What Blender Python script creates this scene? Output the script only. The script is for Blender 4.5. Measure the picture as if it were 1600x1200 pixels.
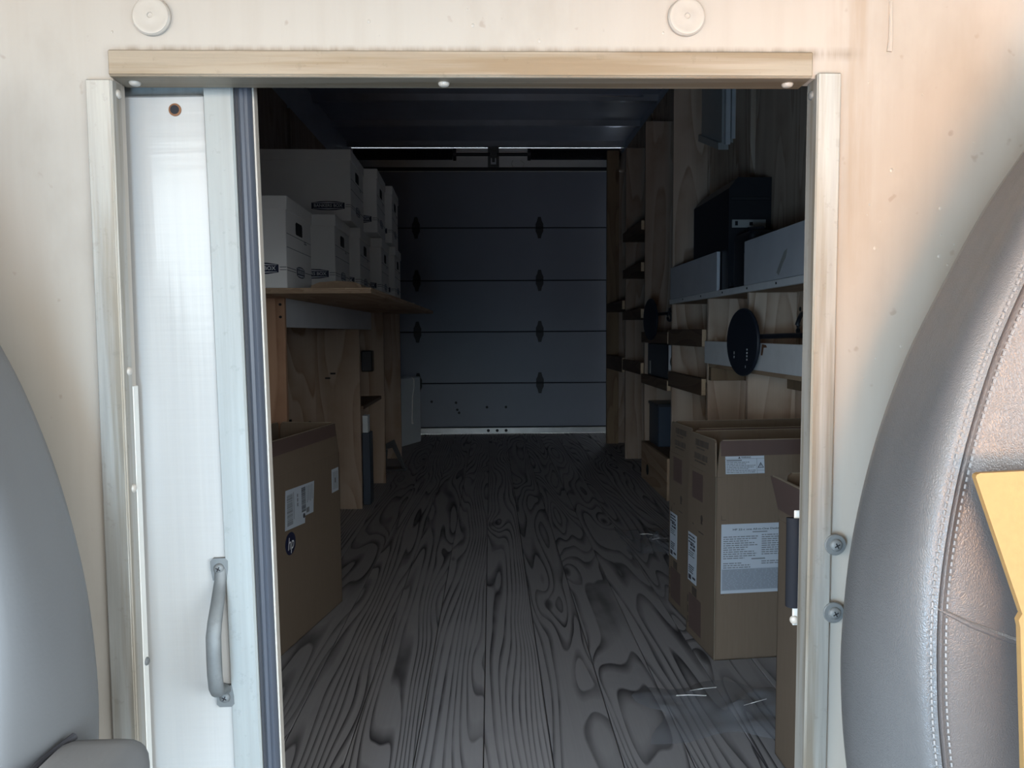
import bpy, bmesh, math, random
from mathutils import Vector, Matrix
random.seed(7)
R = math.radians
S = bpy.context.scene
for o in list(bpy.data.objects):
    bpy.data.objects.remove(o)
COL = S.collection

# ------------------------------------------------------------------ camera
CAM_Z = 0.85
cam = bpy.data.objects.new('camera', bpy.data.cameras.new('camera'))
COL.objects.link(cam)
cam.data.sensor_fit = 'HORIZONTAL'; cam.data.sensor_width = 36.0
cam.data.lens = 36.0 * 1200 / 1600
cam.data.clip_start = 0.02
cam.matrix_world = (Matrix.Translation((0, 0, CAM_Z)) @ Matrix.Rotation(R(-1.53), 4, 'Z')
                    @ Matrix.Rotation(R(90 - 3.82), 4, 'X') @ Matrix.Rotation(R(-0.35), 4, 'Z'))
S.camera = cam

# ------------------------------------------------------------------ world, lights, exposure
S.view_settings.view_transform = 'Standard'
S.view_settings.look = 'None'
S.view_settings.gamma = 1.0
S.view_settings.use_curve_mapping = False
S.view_settings.exposure = 0.0
W = bpy.data.worlds.new('world'); S.world = W
W.use_nodes = True
wt = W.node_tree
w_tc = wt.nodes.new('ShaderNodeTexCoord'); w_sp = wt.nodes.new('ShaderNodeSeparateXYZ')
w_rp = wt.nodes.new('ShaderNodeValToRGB')          # even pale sky above the horizon, duller ground below it
w_rp.color_ramp.elements[0].position = 0.47; w_rp.color_ramp.elements[0].color = (0.095, 0.10, 0.105, 1)
w_rp.color_ramp.elements[1].position = 0.53; w_rp.color_ramp.elements[1].color = (0.87, 0.965, 1.0, 1)
w_mp = wt.nodes.new('ShaderNodeMapRange'); w_mp.inputs[1].default_value = -1.0; w_mp.inputs[2].default_value = 1.0
wt.links.new(w_tc.outputs['Generated'], w_sp.inputs[0]); wt.links.new(w_sp.outputs[2], w_mp.inputs[0])
wt.links.new(w_mp.outputs[0], w_rp.inputs[0]); wt.links.new(w_rp.outputs[0], wt.nodes['Background'].inputs[0])
wt.nodes['Background'].inputs[1].default_value = 7.8


def area(name, loc, target, sx, sy, power, color):
    l = bpy.data.lights.new(name, 'AREA'); l.shape = 'RECTANGLE'
    l.size = sx; l.size_y = sy; l.energy = power; l.color = color
    o = bpy.data.objects.new(name, l); COL.objects.link(o)
    o.location = loc
    o.rotation_euler = (Vector(target) - Vector(loc)).to_track_quat('-Z', 'Y').to_euler()
    return o


# open sky beyond the cab glazing (world), a brighter strip of sky in the left door window, an added cool fill between the
# seats and the sunlit dashboard below and behind the camera
area('left_window_daylight', (-1.25, -0.15, 0.95), (0.5, 1.4, 0.68), 0.6, 0.6, 11.5, (0.96, 0.86, 0.74))
area('right_window_daylight', (1.22, -0.75, 1.00), (-0.45, 1.3, 0.85), 0.8, 0.5, 19.0, (0.80, 0.91, 1.0))
area('warm_fill', (0.0, -0.50, 1.28), (0.05, 0.75, 1.12), 1.3, 0.14, 2.6, (1.0, 0.64, 0.36)).data.spread = R(110)  # added warm fill lamp for the top of the bulkhead
area('cool_fill', (-0.22, -0.12, 0.50), (0.36, 0.75, 0.50), 0.2, 0.4, 11.5, (0.46, 0.73, 1.0))  # added cool fill lamp, lifts the lower right of the bulkhead
area('sunlit_dashboard', (0.20, -0.15, 0.66), (0.60, 0.75, 1.10), 0.25, 0.15, 2.0, (1.0, 0.52, 0.22)).data.spread = R(70)

# ------------------------------------------------------------------ material helpers
MATS = {}


class NT:
    def __init__(s, name):
        s.m = bpy.data.materials.new(name); s.m.use_nodes = True
        s.t = s.m.node_tree; s.b = s.t.nodes['Principled BSDF']

    def n(s, typ, **kw):
        x = s.t.nodes.new(typ)
        for k, v in kw.items():
            setattr(x, k, v)
        return x

    def put(s, sock, v):
        if isinstance(v, bpy.types.NodeSocket):
            s.t.links.new(v, sock)
        elif isinstance(v, (tuple, list)) and len(v) == 3 and sock.type == 'RGBA':
            sock.default_value = (*v, 1)
        else:
            sock.default_value = v

    def math(s, op, a, b=None, clamp=False):
        x = s.n('ShaderNodeMath', operation=op, use_clamp=clamp)
        s.put(x.inputs[0], a)
        if b is not None:
            s.put(x.inputs[1], b)
        return x.outputs[0]

    def mix(s, f, a, b, mode='MIX'):
        x = s.n('ShaderNodeMix', data_type='RGBA', blend_type=mode)
        s.put(x.inputs[0], f); s.put(x.inputs[6], a); s.put(x.inputs[7], b)
        return x.outputs[2]

    def coord(s, scale=(1, 1, 1), rnd=0.0):
        tc = s.n('ShaderNodeTexCoord')
        mp = s.n('ShaderNodeMapping'); mp.inputs['Scale'].default_value = scale
        v = tc.outputs['Object']
        if rnd:
            oi = s.n('ShaderNodeObjectInfo')
            k = s.math('MULTIPLY', oi.outputs['Random'], rnd)
            cx = s.n('ShaderNodeCombineXYZ')
            s.put(cx.inputs[0], 0.0); s.put(cx.inputs[1], k); s.put(cx.inputs[2], k)
            ad = s.n('ShaderNodeVectorMath', operation='ADD')
            s.put(ad.inputs[0], v); s.put(ad.inputs[1], cx.outputs[0]); v = ad.outputs[0]
        s.put(mp.inputs[0], v)
        return mp.outputs[0]

    def noise(s, vec, scale, detail=3.0, rough=0.5, dist=0.0):
        x = s.n('ShaderNodeTexNoise')
        s.put(x.inputs['Vector'], vec); s.put(x.inputs['Scale'], scale)
        s.put(x.inputs['Detail'], detail); s.put(x.inputs['Roughness'], rough)
        s.put(x.inputs['Distortion'], dist)
        return x.outputs[0]

    def ramp(s, f, stops):
        x = s.n('ShaderNodeValToRGB')
        e = x.color_ramp.elements
        while len(e) < len(stops):
            e.new(0.5)
        for i, (p, c) in enumerate(stops):
            e[i].position = p
            e[i].color = (*c, 1) if isinstance(c, tuple) else (c, c, c, 1)
        s.put(x.inputs[0], f)
        return x.outputs[0]

    def bump(s, h, strength, dist=0.001):
        x = s.n('ShaderNodeBump')
        s.put(x.inputs['Strength'], strength); s.put(x.inputs['Distance'], dist)
        s.put(x.inputs['Height'], h)
        s.put(s.b.inputs['Normal'], x.outputs[0])

    def done(s, color=None, rough=0.5, metal=0.0, spec=None, **kw):
        if color is not None:
            s.put(s.b.inputs['Base Color'], color)
        s.put(s.b.inputs['Roughness'], rough); s.put(s.b.inputs['Metallic'], metal)
        if spec is not None:
            s.put(s.b.inputs['Specular IOR Level'], spec)
        for k, v in kw.items():
            s.put(s.b.inputs[k.replace('_', ' ')], v)
        MATS[s.m.name] = s.m
        return s.m


def plain(name, color, rough=0.5, metal=0.0, var=0.12, scale=20, spec=None, bump=0.0):
    t = NT(name)
    nz = t.noise(t.coord(), scale, 4)
    c = t.mix(nz, tuple(x * (1 - var) for x in color), tuple(min(1, x * (1 + var)) for x in color))
    if bump:
        t.bump(nz, bump, 0.002)
    return t.done(c, rough, metal, spec)


# painted bulkhead: dull white enamel, grimy brown runs above and beside the doorway
t = NT('painted_bulkhead')
v1 = t.coord((22, 22, 1.6)); v2 = t.coord((1, 1, 1))
streak = t.noise(v1, 2.2, 5, 0.6)
blot = t.noise(v2, 3.0, 4, 0.55)
fine = t.noise(v2, 170, 2)
spk = t.noise(v2, 62, 2, 0.4)
c = t.mix(t.math('MULTIPLY', t.ramp(streak, [(0.45, 0.0), (0.75, 1.0)]), 0.6), (0.35, 0.315, 0.276), (0.318, 0.279, 0.236))
c = t.mix(t.math('MULTIPLY', t.ramp(blot, [(0.5, 0.0), (0.75, 1.0)]), 0.45), c, (0.29, 0.25, 0.20))
# dirt gathered along the top edge of the door trim, stronger at the right-hand corner
sp = t.n('ShaderNodeSeparateXYZ'); t.put(sp.inputs[0], t.coord())
ex = t.math('MULTIPLY', t.math('ABSOLUTE', t.math('SUBTRACT', sp.outputs[0], 0.352)), 26.0)
em = t.math('SUBTRACT', 1.0, ex, True)
em = t.math('MULTIPLY', em, t.ramp(t.noise(v1, 3.1, 4, 0.6), [(0.35, 0.0), (0.65, 1.0)]))
ez = t.ramp(sp.outputs[2], [(0.0, 0.0), (0.85, 0.0), (1.0, 1.0)])
em = t.math('MULTIPLY', em, ez)
c = t.mix(t.math('MULTIPLY', em, 0.55), c, (0.235, 0.16, 0.095))
c = t.mix(t.math('MULTIPLY', t.ramp(spk, [(0.73, 0.0), (0.78, 1.0)]), 0.45), c, (0.20, 0.155, 0.12))
dl = t.math('SUBTRACT', 1.0, t.math('MULTIPLY', t.math('ABSOLUTE', t.math('SUBTRACT', sp.outputs[2], 1.1155)), 130.0), True)
dx = t.math('SUBTRACT', 1.0, t.math('MULTIPLY', t.math('SUBTRACT', t.math('ABSOLUTE', sp.outputs[0]), 0.34), 40.0), True)
dl = t.math('MULTIPLY', t.math('MULTIPLY', dl, dx), t.ramp(t.noise(v1, 4.0, 4, 0.65), [(0.38, 0.15), (0.62, 1.0)]))
c = t.mix(t.math('MULTIPLY', dl, 0.8), c, (0.13, 0.10, 0.07))      # grime lying along the top of the door trim
sm = t.ramp(t.noise(t.coord((9, 9, 5)), 1.0, 5, 0.62), [(0.56, 0.0), (0.70, 1.0)])
c = t.mix(t.math('MULTIPLY', sm, 0.30), c, (0.235, 0.20, 0.16))
t.bump(t.math('ADD', blot, t.math('MULTIPLY', fine, 0.02)), 0.25, 0.004)
t.done(c, t.math('ADD', 0.30, t.math('MULTIPLY', streak, 0.22)), 0.0, 0.5)

# glossy white sliding door with faint horizontal ripples
t = NT('door_enamel')
rip = t.noise(t.coord((3, 3, 60)), 1.5, 3, 0.5)
lon = t.noise(t.coord((40, 40, 1.2)), 2.0, 3, 0.5)
c = t.mix(lon, (0.325, 0.32, 0.312), (0.36, 0.352, 0.338))
t.bump(t.math('ADD', t.math('MULTIPLY', rip, 0.5), t.math('MULTIPLY', lon, 0.6)), 0.16, 0.004)
t.done(c, 0.20, 0.0, 0.55)


# worn aluminium trims, the grain running along one axis
def alum(name, scale, lo, hi, tint=(0.235, 0.20, 0.155), amt=0.6, metal=0.55, rough=0.42):
    t = NT(name)
    g = t.noise(t.coord(scale), 3.0, 5, 0.62)
    w = t.noise(t.coord(tuple(0.25 * k for k in scale)), 4.0, 4, 0.6)
    fl = t.noise(t.coord(), 85, 5, 0.65)
    c = t.mix(g, lo, hi)
    c = t.mix(t.math('MULTIPLY', t.ramp(w, [(0.45, 0.0), (0.62, 1.0)]), amt), c, tint)
    c = t.mix(t.math('MULTIPLY', t.ramp(fl, [(0.60, 0.0), (0.66, 1.0)]), 0.16), c, tuple(0.55 * k for k in tint))
    t.bump(t.math('ADD', g, t.math('MULTIPLY', fl, 0.4)), 0.2, 0.001)
    return t.done(c, t.math('ADD', rough, t.math('MULTIPLY', g, 0.18)), metal)


alum('aluminium_upright', (60, 60, 2.5), (0.25, 0.242, 0.225), (0.45, 0.435, 0.40), amt=0.9)
alum('aluminium_level', (2.5, 60, 60), (0.215, 0.185, 0.145), (0.33, 0.275, 0.21), (0.20, 0.145, 0.09), 0.85)
alum('aluminium_grey', (60, 60, 2.5), (0.235, 0.245, 0.24), (0.30, 0.31, 0.30), (0.20, 0.20, 0.19), 0.4, 0.25, 0.45)
alum('galvanised', (20, 20, 20), (0.10, 0.105, 0.106), (0.165, 0.172, 0.173), (0.085, 0.088, 0.09), 0.5, 0.25, 0.5)

# seat vinyl and grained leather
t = NT('seat_vinyl')
nz = t.noise(t.coord(), 320, 3); big = t.noise(t.coord(), 9, 3)
t.bump(nz, 0.12, 0.0008)
t.done(t.mix(big, (0.102, 0.103, 0.107), (0.120, 0.121, 0.124)), 0.52, 0, 0.4)
t = NT('seat_leather')
vo = t.n('ShaderNodeTexVoronoi', feature='DISTANCE_TO_EDGE'); vo.inputs['Scale'].default_value = 620
wp = t.n('ShaderNodeVectorMath', operation='ADD')
t.put(wp.inputs[0], t.coord((1, 1, 0.7)))
nn = t.n('ShaderNodeTexNoise'); nn.inputs['Scale'].default_value = 60
t.put(nn.inputs['Vector'], t.coord())
sc = t.n('ShaderNodeVectorMath', operation='SCALE'); sc.inputs['Scale'].default_value = 0.01
t.put(sc.inputs[0], nn.outputs[1]); t.put(wp.inputs[1], sc.outputs[0]); t.put(vo.inputs['Vector'], wp.outputs[0])
crk = t.ramp(vo.outputs[0], [(0.0, 0.0), (0.25, 1.0)])
wr = t.noise(t.coord((1, 1, 3)), 34, 4, 0.6)
t.bump(t.math('ADD', crk, t.math('MULTIPLY', wr, 2.0)), 0.22, 0.0009)
t.done(t.mix(t.noise(t.coord(), 12, 4), (0.072, 0.062, 0.060), (0.102, 0.088, 0.083)), 0.36, 0, 0.5)
MATS['seat_bolster'] = MATS['seat_leather'].copy(); MATS['seat_bolster'].name = 'seat_bolster'
for nd in MATS['seat_bolster'].node_tree.nodes:
    if nd.type == 'MIX':
        nd.inputs[6].default_value = (0.078, 0.078, 0.081, 1); nd.inputs[7].default_value = (0.102, 0.101, 0.103, 1)
plain('stitch_thread', (0.17, 0.165, 0.165), 0.6)
plain('seam_dark', (0.02, 0.02, 0.025), 0.7)

# cardboards
t = NT('cardboard')
fl = t.noise(t.coord((70, 70, 4)), 3, 3); bl = t.noise(t.coord(), 7, 4)
c = t.mix(fl, (0.152, 0.114, 0.083), (0.188, 0.143, 0.107))
c = t.mix(t.math('MULTIPLY', bl, 0.35), c, (0.145, 0.106, 0.076))
t.bump(fl, 0.1, 0.001)
t.done(c, 0.8, 0, 0.25)
plain('cardboard_edge', (0.30, 0.25, 0.19), 0.85)
plain('brown_print', (0.095, 0.060, 0.052), 0.75)
plain('yellow_cardboard', (0.235, 0.14, 0.05), 0.75, var=0.1, scale=160, bump=0.15)
plain('white_carton', (0.87, 0.85, 0.83), 0.7, var=0.04, scale=12)
plain('label_paper', (0.46, 0.51, 0.58), 0.6, var=0.05)
plain('label_grey', (0.29, 0.33, 0.39), 0.6, var=0.12, scale=220)
plain('ink', (0.025, 0.027, 0.04), 0.6)
plain('grey_ink', (0.17, 0.18, 0.20), 0.6)
plain('brown_ink', (0.06, 0.045, 0.035), 0.7)
plain('navy_logo', (0.012, 0.016, 0.05), 0.5)
plain('logo_white', (0.70, 0.72, 0.75), 0.6)
plain('hole_dark', (0.012, 0.012, 0.015), 0.9)
plain('rust', (0.16, 0.07, 0.03), 0.8)


# weathered timber, the grain drawn as contour lines of a stretched height field
def timber(name, light, dark, k_long, freq, axis, rnd, line=0.55, knots=0.6, rough=0.75, patch=None, amt=0.8, lin=0.0):
    t = NT(name)
    st = [6.5, 6.5, 6.5]; st[axis] = k_long
    v = t.coord(tuple(st), rnd)
    h = t.noise(v, 1.0, 1.6, 0.38, 0.25)
    kv = [5.5, 5.5, 5.5]; kv[axis] = 1.5
    vo = t.n('ShaderNodeTexVoronoi'); vo.inputs['Scale'].default_value = 1.0
    t.put(vo.inputs['Vector'], t.coord(tuple(kv), rnd))
    kd = vo.outputs['Distance']
    kn = t.math('POWER', 2.718, t.math('MULTIPLY', t.math('MULTIPLY', kd, kd), -22.0))
    h2 = t.math('ADD', h, t.math('MULTIPLY', kn, 0.14 * knots))
    if lin:
        o2 = t.n('ShaderNodeObjectInfo'); sx = t.n('ShaderNodeSeparateXYZ'); t.put(sx.inputs[0], t.coord())
        k2 = t.math('ADD', lin * 0.15, t.math('MULTIPLY', o2.outputs['Random'], lin))
        h2 = t.math('ADD', h2, t.math('MULTIPLY', sx.outputs[0], k2))
    f = t.math('FRACT', t.math('MULTIPLY', h2, freq))
    ln = t.ramp(f, [(0.0, 1.0), (0.10, 0.75), (line, 0.0), (0.93, 0.0), (1.0, 1.0)])
    fib = [150, 150, 150]; fib[axis] = 3.0
    fb = t.noise(t.coord(tuple(fib), rnd), 1.0, 4, 0.6)
    pt = t.noise(t.coord((1, 1, 1), rnd), 4.5, 4, 0.6)
    c = t.mix(fb, tuple(0.82 * k for k in light), light)
    c = t.mix(t.math('MULTIPLY', ln, t.math('MULTIPLY', amt, t.ramp(t.noise(t.coord((1, 0.5, 1), rnd), 6.0, 3, 0.6), [(0.30, 0.25), (0.62, 1.0)]))), c, dark)
    c = t.mix(t.ramp(kn, [(0.80, 0.0), (0.97, 0.8)]), c, tuple(0.7 * k for k in dark))
    if patch:
        c = t.mix(t.math('MULTIPLY', t.ramp(pt, [(0.55, 0.0), (0.75, 1.0)]), 0.5), c, patch)
    oi = t.n('ShaderNodeObjectInfo')
    c = t.mix(1.0, c, t.ramp(oi.outputs['Random'], [(0.0, 0.80), (1.0, 1.0)]), 'MULTIPLY')
    t.bump(t.math('SUBTRACT', t.math('MULTIPLY', fb, 0.3), ln), 0.35, 0.0015)
    return t.done(c, rough, 0, 0.3)


timber('floor_timber', (0.46, 0.44, 0.45), (0.040, 0.036, 0.042), 0.58, 17.0, 1, 61.0, 0.40, 0.9, 0.72, (0.32, 0.31, 0.33), 1.0, 5.0)
timber('plywood_upright', (0.46, 0.355, 0.28), (0.27, 0.175, 0.12), 0.8, 7.0, 2, 43.0, 0.85, 0.6, amt=1.0)
timber('plywood_red', (0.58, 0.35, 0.225), (0.33, 0.17, 0.10), 0.8, 6.0, 2, 47.0, 0.85, 0.6, amt=1.0)
timber('plywood_right', (0.66, 0.53, 0.42), (0.36, 0.24, 0.165), 0.8, 7.5, 2, 43.0, 0.85, 0.6, amt=1.0)
timber('plywood_level', (0.52, 0.37, 0.25), (0.30, 0.18, 0.11), 0.8, 7.0, 1, 37.0, 0.85, 0.5)
timber('dark_timber', (0.20, 0.135, 0.095), (0.11, 0.065, 0.045), 0.8, 9.0, 1, 29.0, 0.8, 0.5)
timber('stud_timber', (0.30, 0.21, 0.13), (0.17, 0.10, 0.06), 0.8, 9.0, 2, 31.0, 0.8, 0.5)
plain('end_grain', (0.52, 0.39, 0.26), 0.8, var=0.25, scale=140)
plain('grey_paint', (0.62, 0.63, 0.67), 0.55, var=0.10, scale=10)
plain('strip_paint', (0.82, 0.82, 0.83), 0.5, var=0.10, scale=20)
plain('roof_skin', (0.42, 0.46, 0.56), 0.45, var=0.1, scale=6)
plain('roof_metal', (0.50, 0.54, 0.62), 0.35, 0.6, var=0.15, scale=12)
plain('wall_skin', (0.45, 0.48, 0.55), 0.5, var=0.1, scale=6)
plain('rear_door_paint', (0.245, 0.275, 0.345), 0.45, var=0.10, scale=3)
plain('rear_rail_metal', (0.55, 0.56, 0.56), 0.35, 0.6, var=0.3, scale=9)
plain('header_metal', (0.86, 0.86, 0.86), 0.4, 0.0, var=0.12, scale=8)
plain('black_iron', (0.022, 0.023, 0.028), 0.5, 0.2)
plain('black_plastic', (0.014, 0.016, 0.022), 0.38, var=0.1)
plain('blue_black_plastic', (0.014, 0.018, 0.029), 0.4, var=0.1)
plain('slate_plastic', (0.03, 0.045, 0.07), 0.4, var=0.1)
plain('silver_plate', (0.62, 0.64, 0.68), 0.35, 0.5)
plain('appliance_white', (0.60, 0.66, 0.70), 0.35, var=0.05, scale=8)
plain('white_enamel', (0.55, 0.54, 0.51), 0.3, var=0.05)
plain('cap_paint', (0.36, 0.325, 0.285), 0.35, var=0.12, scale=60)
plain('cable_white', (0.75, 0.75, 0.72), 0.4)
plain('cab_floor_mat', (0.09, 0.09, 0.095), 0.8)
plain('headliner', (0.24, 0.19, 0.14), 0.9)
plain('lamp_grey', (0.36, 0.36, 0.35), 0.5, var=0.1)
plain('lamp_edge', (0.55, 0.56, 0.58), 0.5)
t = NT('rubber_seal')
g = t.noise(t.coord((160, 160, 3)), 2, 3)
t.done(t.mix(g, (0.035, 0.04, 0.052), (0.07, 0.077, 0.095)), 0.40, 0, 0.35)
t = NT('foam_grip')
t.bump(t.noise(t.coord(), 260, 2), 0.2, 0.001)
t.done((0.014, 0.015, 0.019), 0.75, 0, 0.08)
t = NT('clear_film')
t.done((0.34, 0.35, 0.39), 0.16, 0, 0.7, Alpha=0.40)
M = MATS


# ------------------------------------------------------------------ mesh helpers
def bx(bm, x0, x1, y0, y1, z0, z1, bev=0.0, seg=1):
    r = bmesh.ops.create_cube(bm, size=1.0)
    vs = r['verts']
    for v in vs:
        v.co = Vector(((x0 + x1) / 2 + v.co.x * (x1 - x0), (y0 + y1) / 2 + v.co.y * (y1 - y0),
                       (z0 + z1) / 2 + v.co.z * (z1 - z0)))
    if bev:
        es = list({e for v in vs for e in v.link_edges})
        bmesh.ops.bevel(bm, geom=es, offset=bev, segments=seg, affect='EDGES', profile=0.6)


def cyl(bm, p0, p1, r0, r1=None, seg=16, cap=True):
    p0, p1 = Vector(p0), Vector(p1)
    d = p1 - p0
    mat = Matrix.Translation((p0 + p1) / 2) @ d.to_track_quat('Z', 'Y').to_matrix().to_4x4()
    bmesh.ops.create_cone(bm, cap_ends=cap, segments=seg, radius1=r0, radius2=r0 if r1 is None else r1, depth=d.length, matrix=mat)


def prism(bm, pts, axis, a0, a1):
    """extrude a 2D outline: axis 'y' -> pts are (x, z); 'x' -> (y, z); 'z' -> (x, y)"""
    def P(p, a):
        return {'y': (p[0], a, p[1]), 'x': (a, p[0], p[1]), 'z': (p[0], p[1], a)}[axis]
    A = [bm.verts.new(P(p, a0)) for p in pts]
    B = [bm.verts.new(P(p, a1)) for p in pts]
    n = len(pts)
    bm.faces.new(A); bm.faces.new(B[::-1])
    for i in range(n):
        bm.faces.new((A[i], B[i], B[(i + 1) % n], A[(i + 1) % n]))


def tube(bm, pts, r, seg=10, flat=1.0, cap=True, side=None):
    pts = [Vector(p) for p in pts]
    rings = []
    up = Vector((0.13, 0.31, 0.94)).normalized()
    for i, p in enumerate(pts):
        d = (pts[min(i + 1, len(pts) - 1)] - pts[max(i - 1, 0)]).normalized()
        s = Vector(side) if side else d.cross(up)
        if s.length < 0.05:
            s = d.cross(Vector((1, 0, 0)))
        s.normalize(); u = s.cross(d).normalized()
        rr = r[i] if isinstance(r, (list, tuple)) else r
        rings.append([bm.verts.new(p + s * math.cos(2 * math.pi * k / seg) * rr * flat + u * math.sin(2 * math.pi * k / seg) * rr) for k in range(seg)])
    for a, b in zip(rings, rings[1:]):
        for k in range(seg):
            bm.faces.new((a[k], a[(k + 1) % seg], b[(k + 1) % seg], b[k]))
    if cap:
        bm.faces.new(rings[0][::-1]); bm.faces.new(rings[-1])


def lathe(bm, prof, origin, axis, seg=24):
    """prof = [(radius, along)], revolved about axis through origin"""
    o = Vector(origin); q = Vector(axis).to_track_quat('Z', 'Y')
    rings = []
    for r, a in prof:
        rings.append([bm.verts.new(o + q @ Vector((r * math.cos(2 * math.pi * k / seg), r * math.sin(2 * math.pi * k / seg), a))) for k in range(seg)])
    for a, b in zip(rings, rings[1:]):
        for k in range(seg):
            bm.faces.new((a[k], a[(k + 1) % seg], b[(k + 1) % seg], b[k]))
    bm.faces.new(rings[0][::-1]); bm.faces.new(rings[-1])


def obj(name, bm, mat, parent=None, smooth=False, label=None):
    bmesh.ops.recalc_face_normals(bm, faces=bm.faces[:])
    me = bpy.data.meshes.new(name)
    bm.to_mesh(me); bm.free()
    ms = mat if isinstance(mat, list) else [mat]
    for m in ms:
        me.materials.append(MATS[m])
    if smooth:
        for p in me.polygons:
            p.use_smooth = True
        try:
            me.set_sharp_from_angle(angle=R(smooth if smooth is not True else 40))
        except Exception:
            pass
    o = bpy.data.objects.new(name, me); COL.objects.link(o)
    if parent:
        o.parent = parent
    if label:
        o['label'] = label
    return o


def B(name, mat, parent, *boxes, bev=0.0, label=None):
    bm = bmesh.new()
    for b in boxes:
        bx(bm, *b, bev=bev)
    return obj(name, bm, mat, parent, label=label)


def thing(name, label, cat, loc=(0, 0, 0), rotz=0.0, group=None):
    o = bpy.data.objects.new(name, None); COL.objects.link(o)
    o.empty_display_size = 0.05
    o.location = loc; o.rotation_euler = (0, 0, rotz)
    o['label'] = label; o['category'] = cat
    if group:
        o['group'] = group
    return o


def tag(o, label, cat, group=None):
    o['label'] = label; o['category'] = cat
    if group:
        o['group'] = group
    return o


def struct(o, label=None):
    o['kind'] = 'structure'
    if label:
        o['label'] = label
    return o


def sempty(name, label=None, loc=(0, 0, 0)):
    o = bpy.data.objects.new(name, None); COL.objects.link(o)
    o.location = loc; o.empty_display_size = 0.05
    return struct(o, label)


def text(name, body, size, mat, parent, mtx, shear=0.0, width=None, height=None, bold=0.0):
    """flat lettering as a mesh; mtx places the letters (x right, y up, z out of the surface), centred"""
    cu = bpy.data.curves.new('t', 'FONT'); cu.body = body; cu.size = size; cu.shear = shear
    cu.align_x = 'CENTER'; cu.align_y = 'CENTER'; cu.offset = bold; cu.resolution_u = 3
    to = bpy.data.objects.new('t', cu); COL.objects.link(to)
    dg = bpy.context.evaluated_depsgraph_get()
    me = bpy.data.meshes.new_from_object(to.evaluated_get(dg))
    bpy.data.objects.remove(to); bpy.data.curves.remove(cu)
    xs = [v.co.x for v in me.vertices]; ys = [v.co.y for v in me.vertices]
    fx = width / (max(xs) - min(xs)) if width else 1.0
    fy = height / (max(ys) - min(ys)) if height else (fx if width else 1.0)
    me.transform(mtx @ Matrix.Diagonal((fx, fy, 1, 1)))
    me.materials.clear(); me.materials.append(MATS[mat])
    me.name = name
    o = bpy.data.objects.new(name, me); COL.objects.link(o); o.parent = parent
    return o


def FR(x, y, z):      # lettering on a face looking towards -y
    return Matrix.Translation((x, y, z)) @ Matrix.Rotation(R(90), 4, 'X')


def RT(x, y, z):      # lettering on a face looking towards +x
    return Matrix.Translation((x, y, z)) @ Matrix.Rotation(R(90), 4, 'Z') @ Matrix.Rotation(R(90), 4, 'X')


def LF(x, y, z):      # lettering on a face looking towards -x
    return Matrix.Translation((x, y, z)) @ Matrix.Rotation(R(-90), 4, 'Z') @ Matrix.Rotation(R(90), 4, 'X')


def on(mtx, bm):
    bm.transform(mtx); return bm


def rects(name, mat, parent, mtx, rs, t=0.0004):
    """thin printed rectangles (x0, x1, y0, y1) on the plane of mtx"""
    bm = bmesh.new()
    for r in rs:
        bx(bm, r[0], r[1], r[2], r[3], 0.0, t)
    o = obj(name, on(mtx, bm), mat, parent)
    if len(rs) > 1:
        o['kind'] = 'stuff'
    return o


def polys(name, mat, parent, mtx, pls, t=0.0004):
    bm = bmesh.new()
    for p in pls:
        prism(bm, p, 'z', 0.0, t)
    o = obj(name, on(mtx, bm), mat, parent)
    if len(pls) > 1:
        o['kind'] = 'stuff'
    return o


def circle(r, n=28, sx=1.0, cx=0, cy=0):
    return [(cx + sx * r * math.cos(2 * math.pi * k / n), cy + r * math.sin(2 * math.pi * k / n)) for k in range(n)]


def dup(root, loc, rotz, label, group=None, name=None):
    r = root.copy(); COL.objects.link(r); r.location = loc; r.rotation_euler = (0, 0, rotz)
    r['label'] = label
    if group:
        r['group'] = group
    for ch in list(root.children):
        c = ch.copy(); COL.objects.link(c); c.parent = r
        for g in list(ch.children):
            d = g.copy(); COL.objects.link(d); d.parent = c
    return r


# ------------------------------------------------------------------ the shell of the cargo box
XL, XR, YB, YD, ZC = -1.13, 1.086, 0.75, 6.45, 2.3690
fl = sempty('floor', 'weathered grey plank floor of the cargo box')
n = 16; pw = (XR - XL) / n
mesh_p = None
for i in range(n):
    x0 = XL + i * pw
    bm = bmesh.new(); bx(bm, -pw / 2 + 0.001, pw / 2 - 0.001, 0.775, YD + 0.3, -0.03, 0.0, bev=0.0012)
    p = obj('plank', bm, 'floor_timber', fl); p.location = (x0 + pw / 2, 0, 0)
B('subfloor', 'hole_dark', fl, (XL, XR, 0.775, YD + 0.3, -0.05, -0.032))
# knee-high grey screw heads are too small to see; the roof skin carries cross bows
cl = sempty('ceiling', 'dark roof of the cargo box with cross bows')
B('roof_panel', 'roof_skin', cl, (XL - 0.02, XR + 0.02, YB + 0.02, YD - 0.010, ZC, ZC + 0.02))
for k in range(9):
    y = 1.45 + 0.6 * k
    bm = bmesh.new()
    prism(bm, [(y - 0.045, ZC), (y - 0.02, ZC - 0.035), (y + 0.02, ZC - 0.035), (y + 0.045, ZC)], 'x', XL, XR)
    obj('roof_bow', bm, 'roof_metal', cl)
bm = bmesh.new()
pts = [(0.66, 5.05, ZC - 0.002), (0.98, 5.02, ZC - 0.002), (0.965, 4.86, ZC - 0.06), (0.90, 4.80, ZC - 0.085), (0.74, 4.95, ZC - 0.03)]
A_ = [bm.verts.new(p) for p in pts]; B_ = [bm.verts.new((p[0], p[1] + 0.006, p[2] + 0.004)) for p in pts]
bm.faces.new(A_); bm.faces.new(B_[::-1])
for k in range(5):
    bm.faces.new((A_[k], B_[k], B_[(k + 1) % 5], A_[(k + 1) % 5]))
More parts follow.
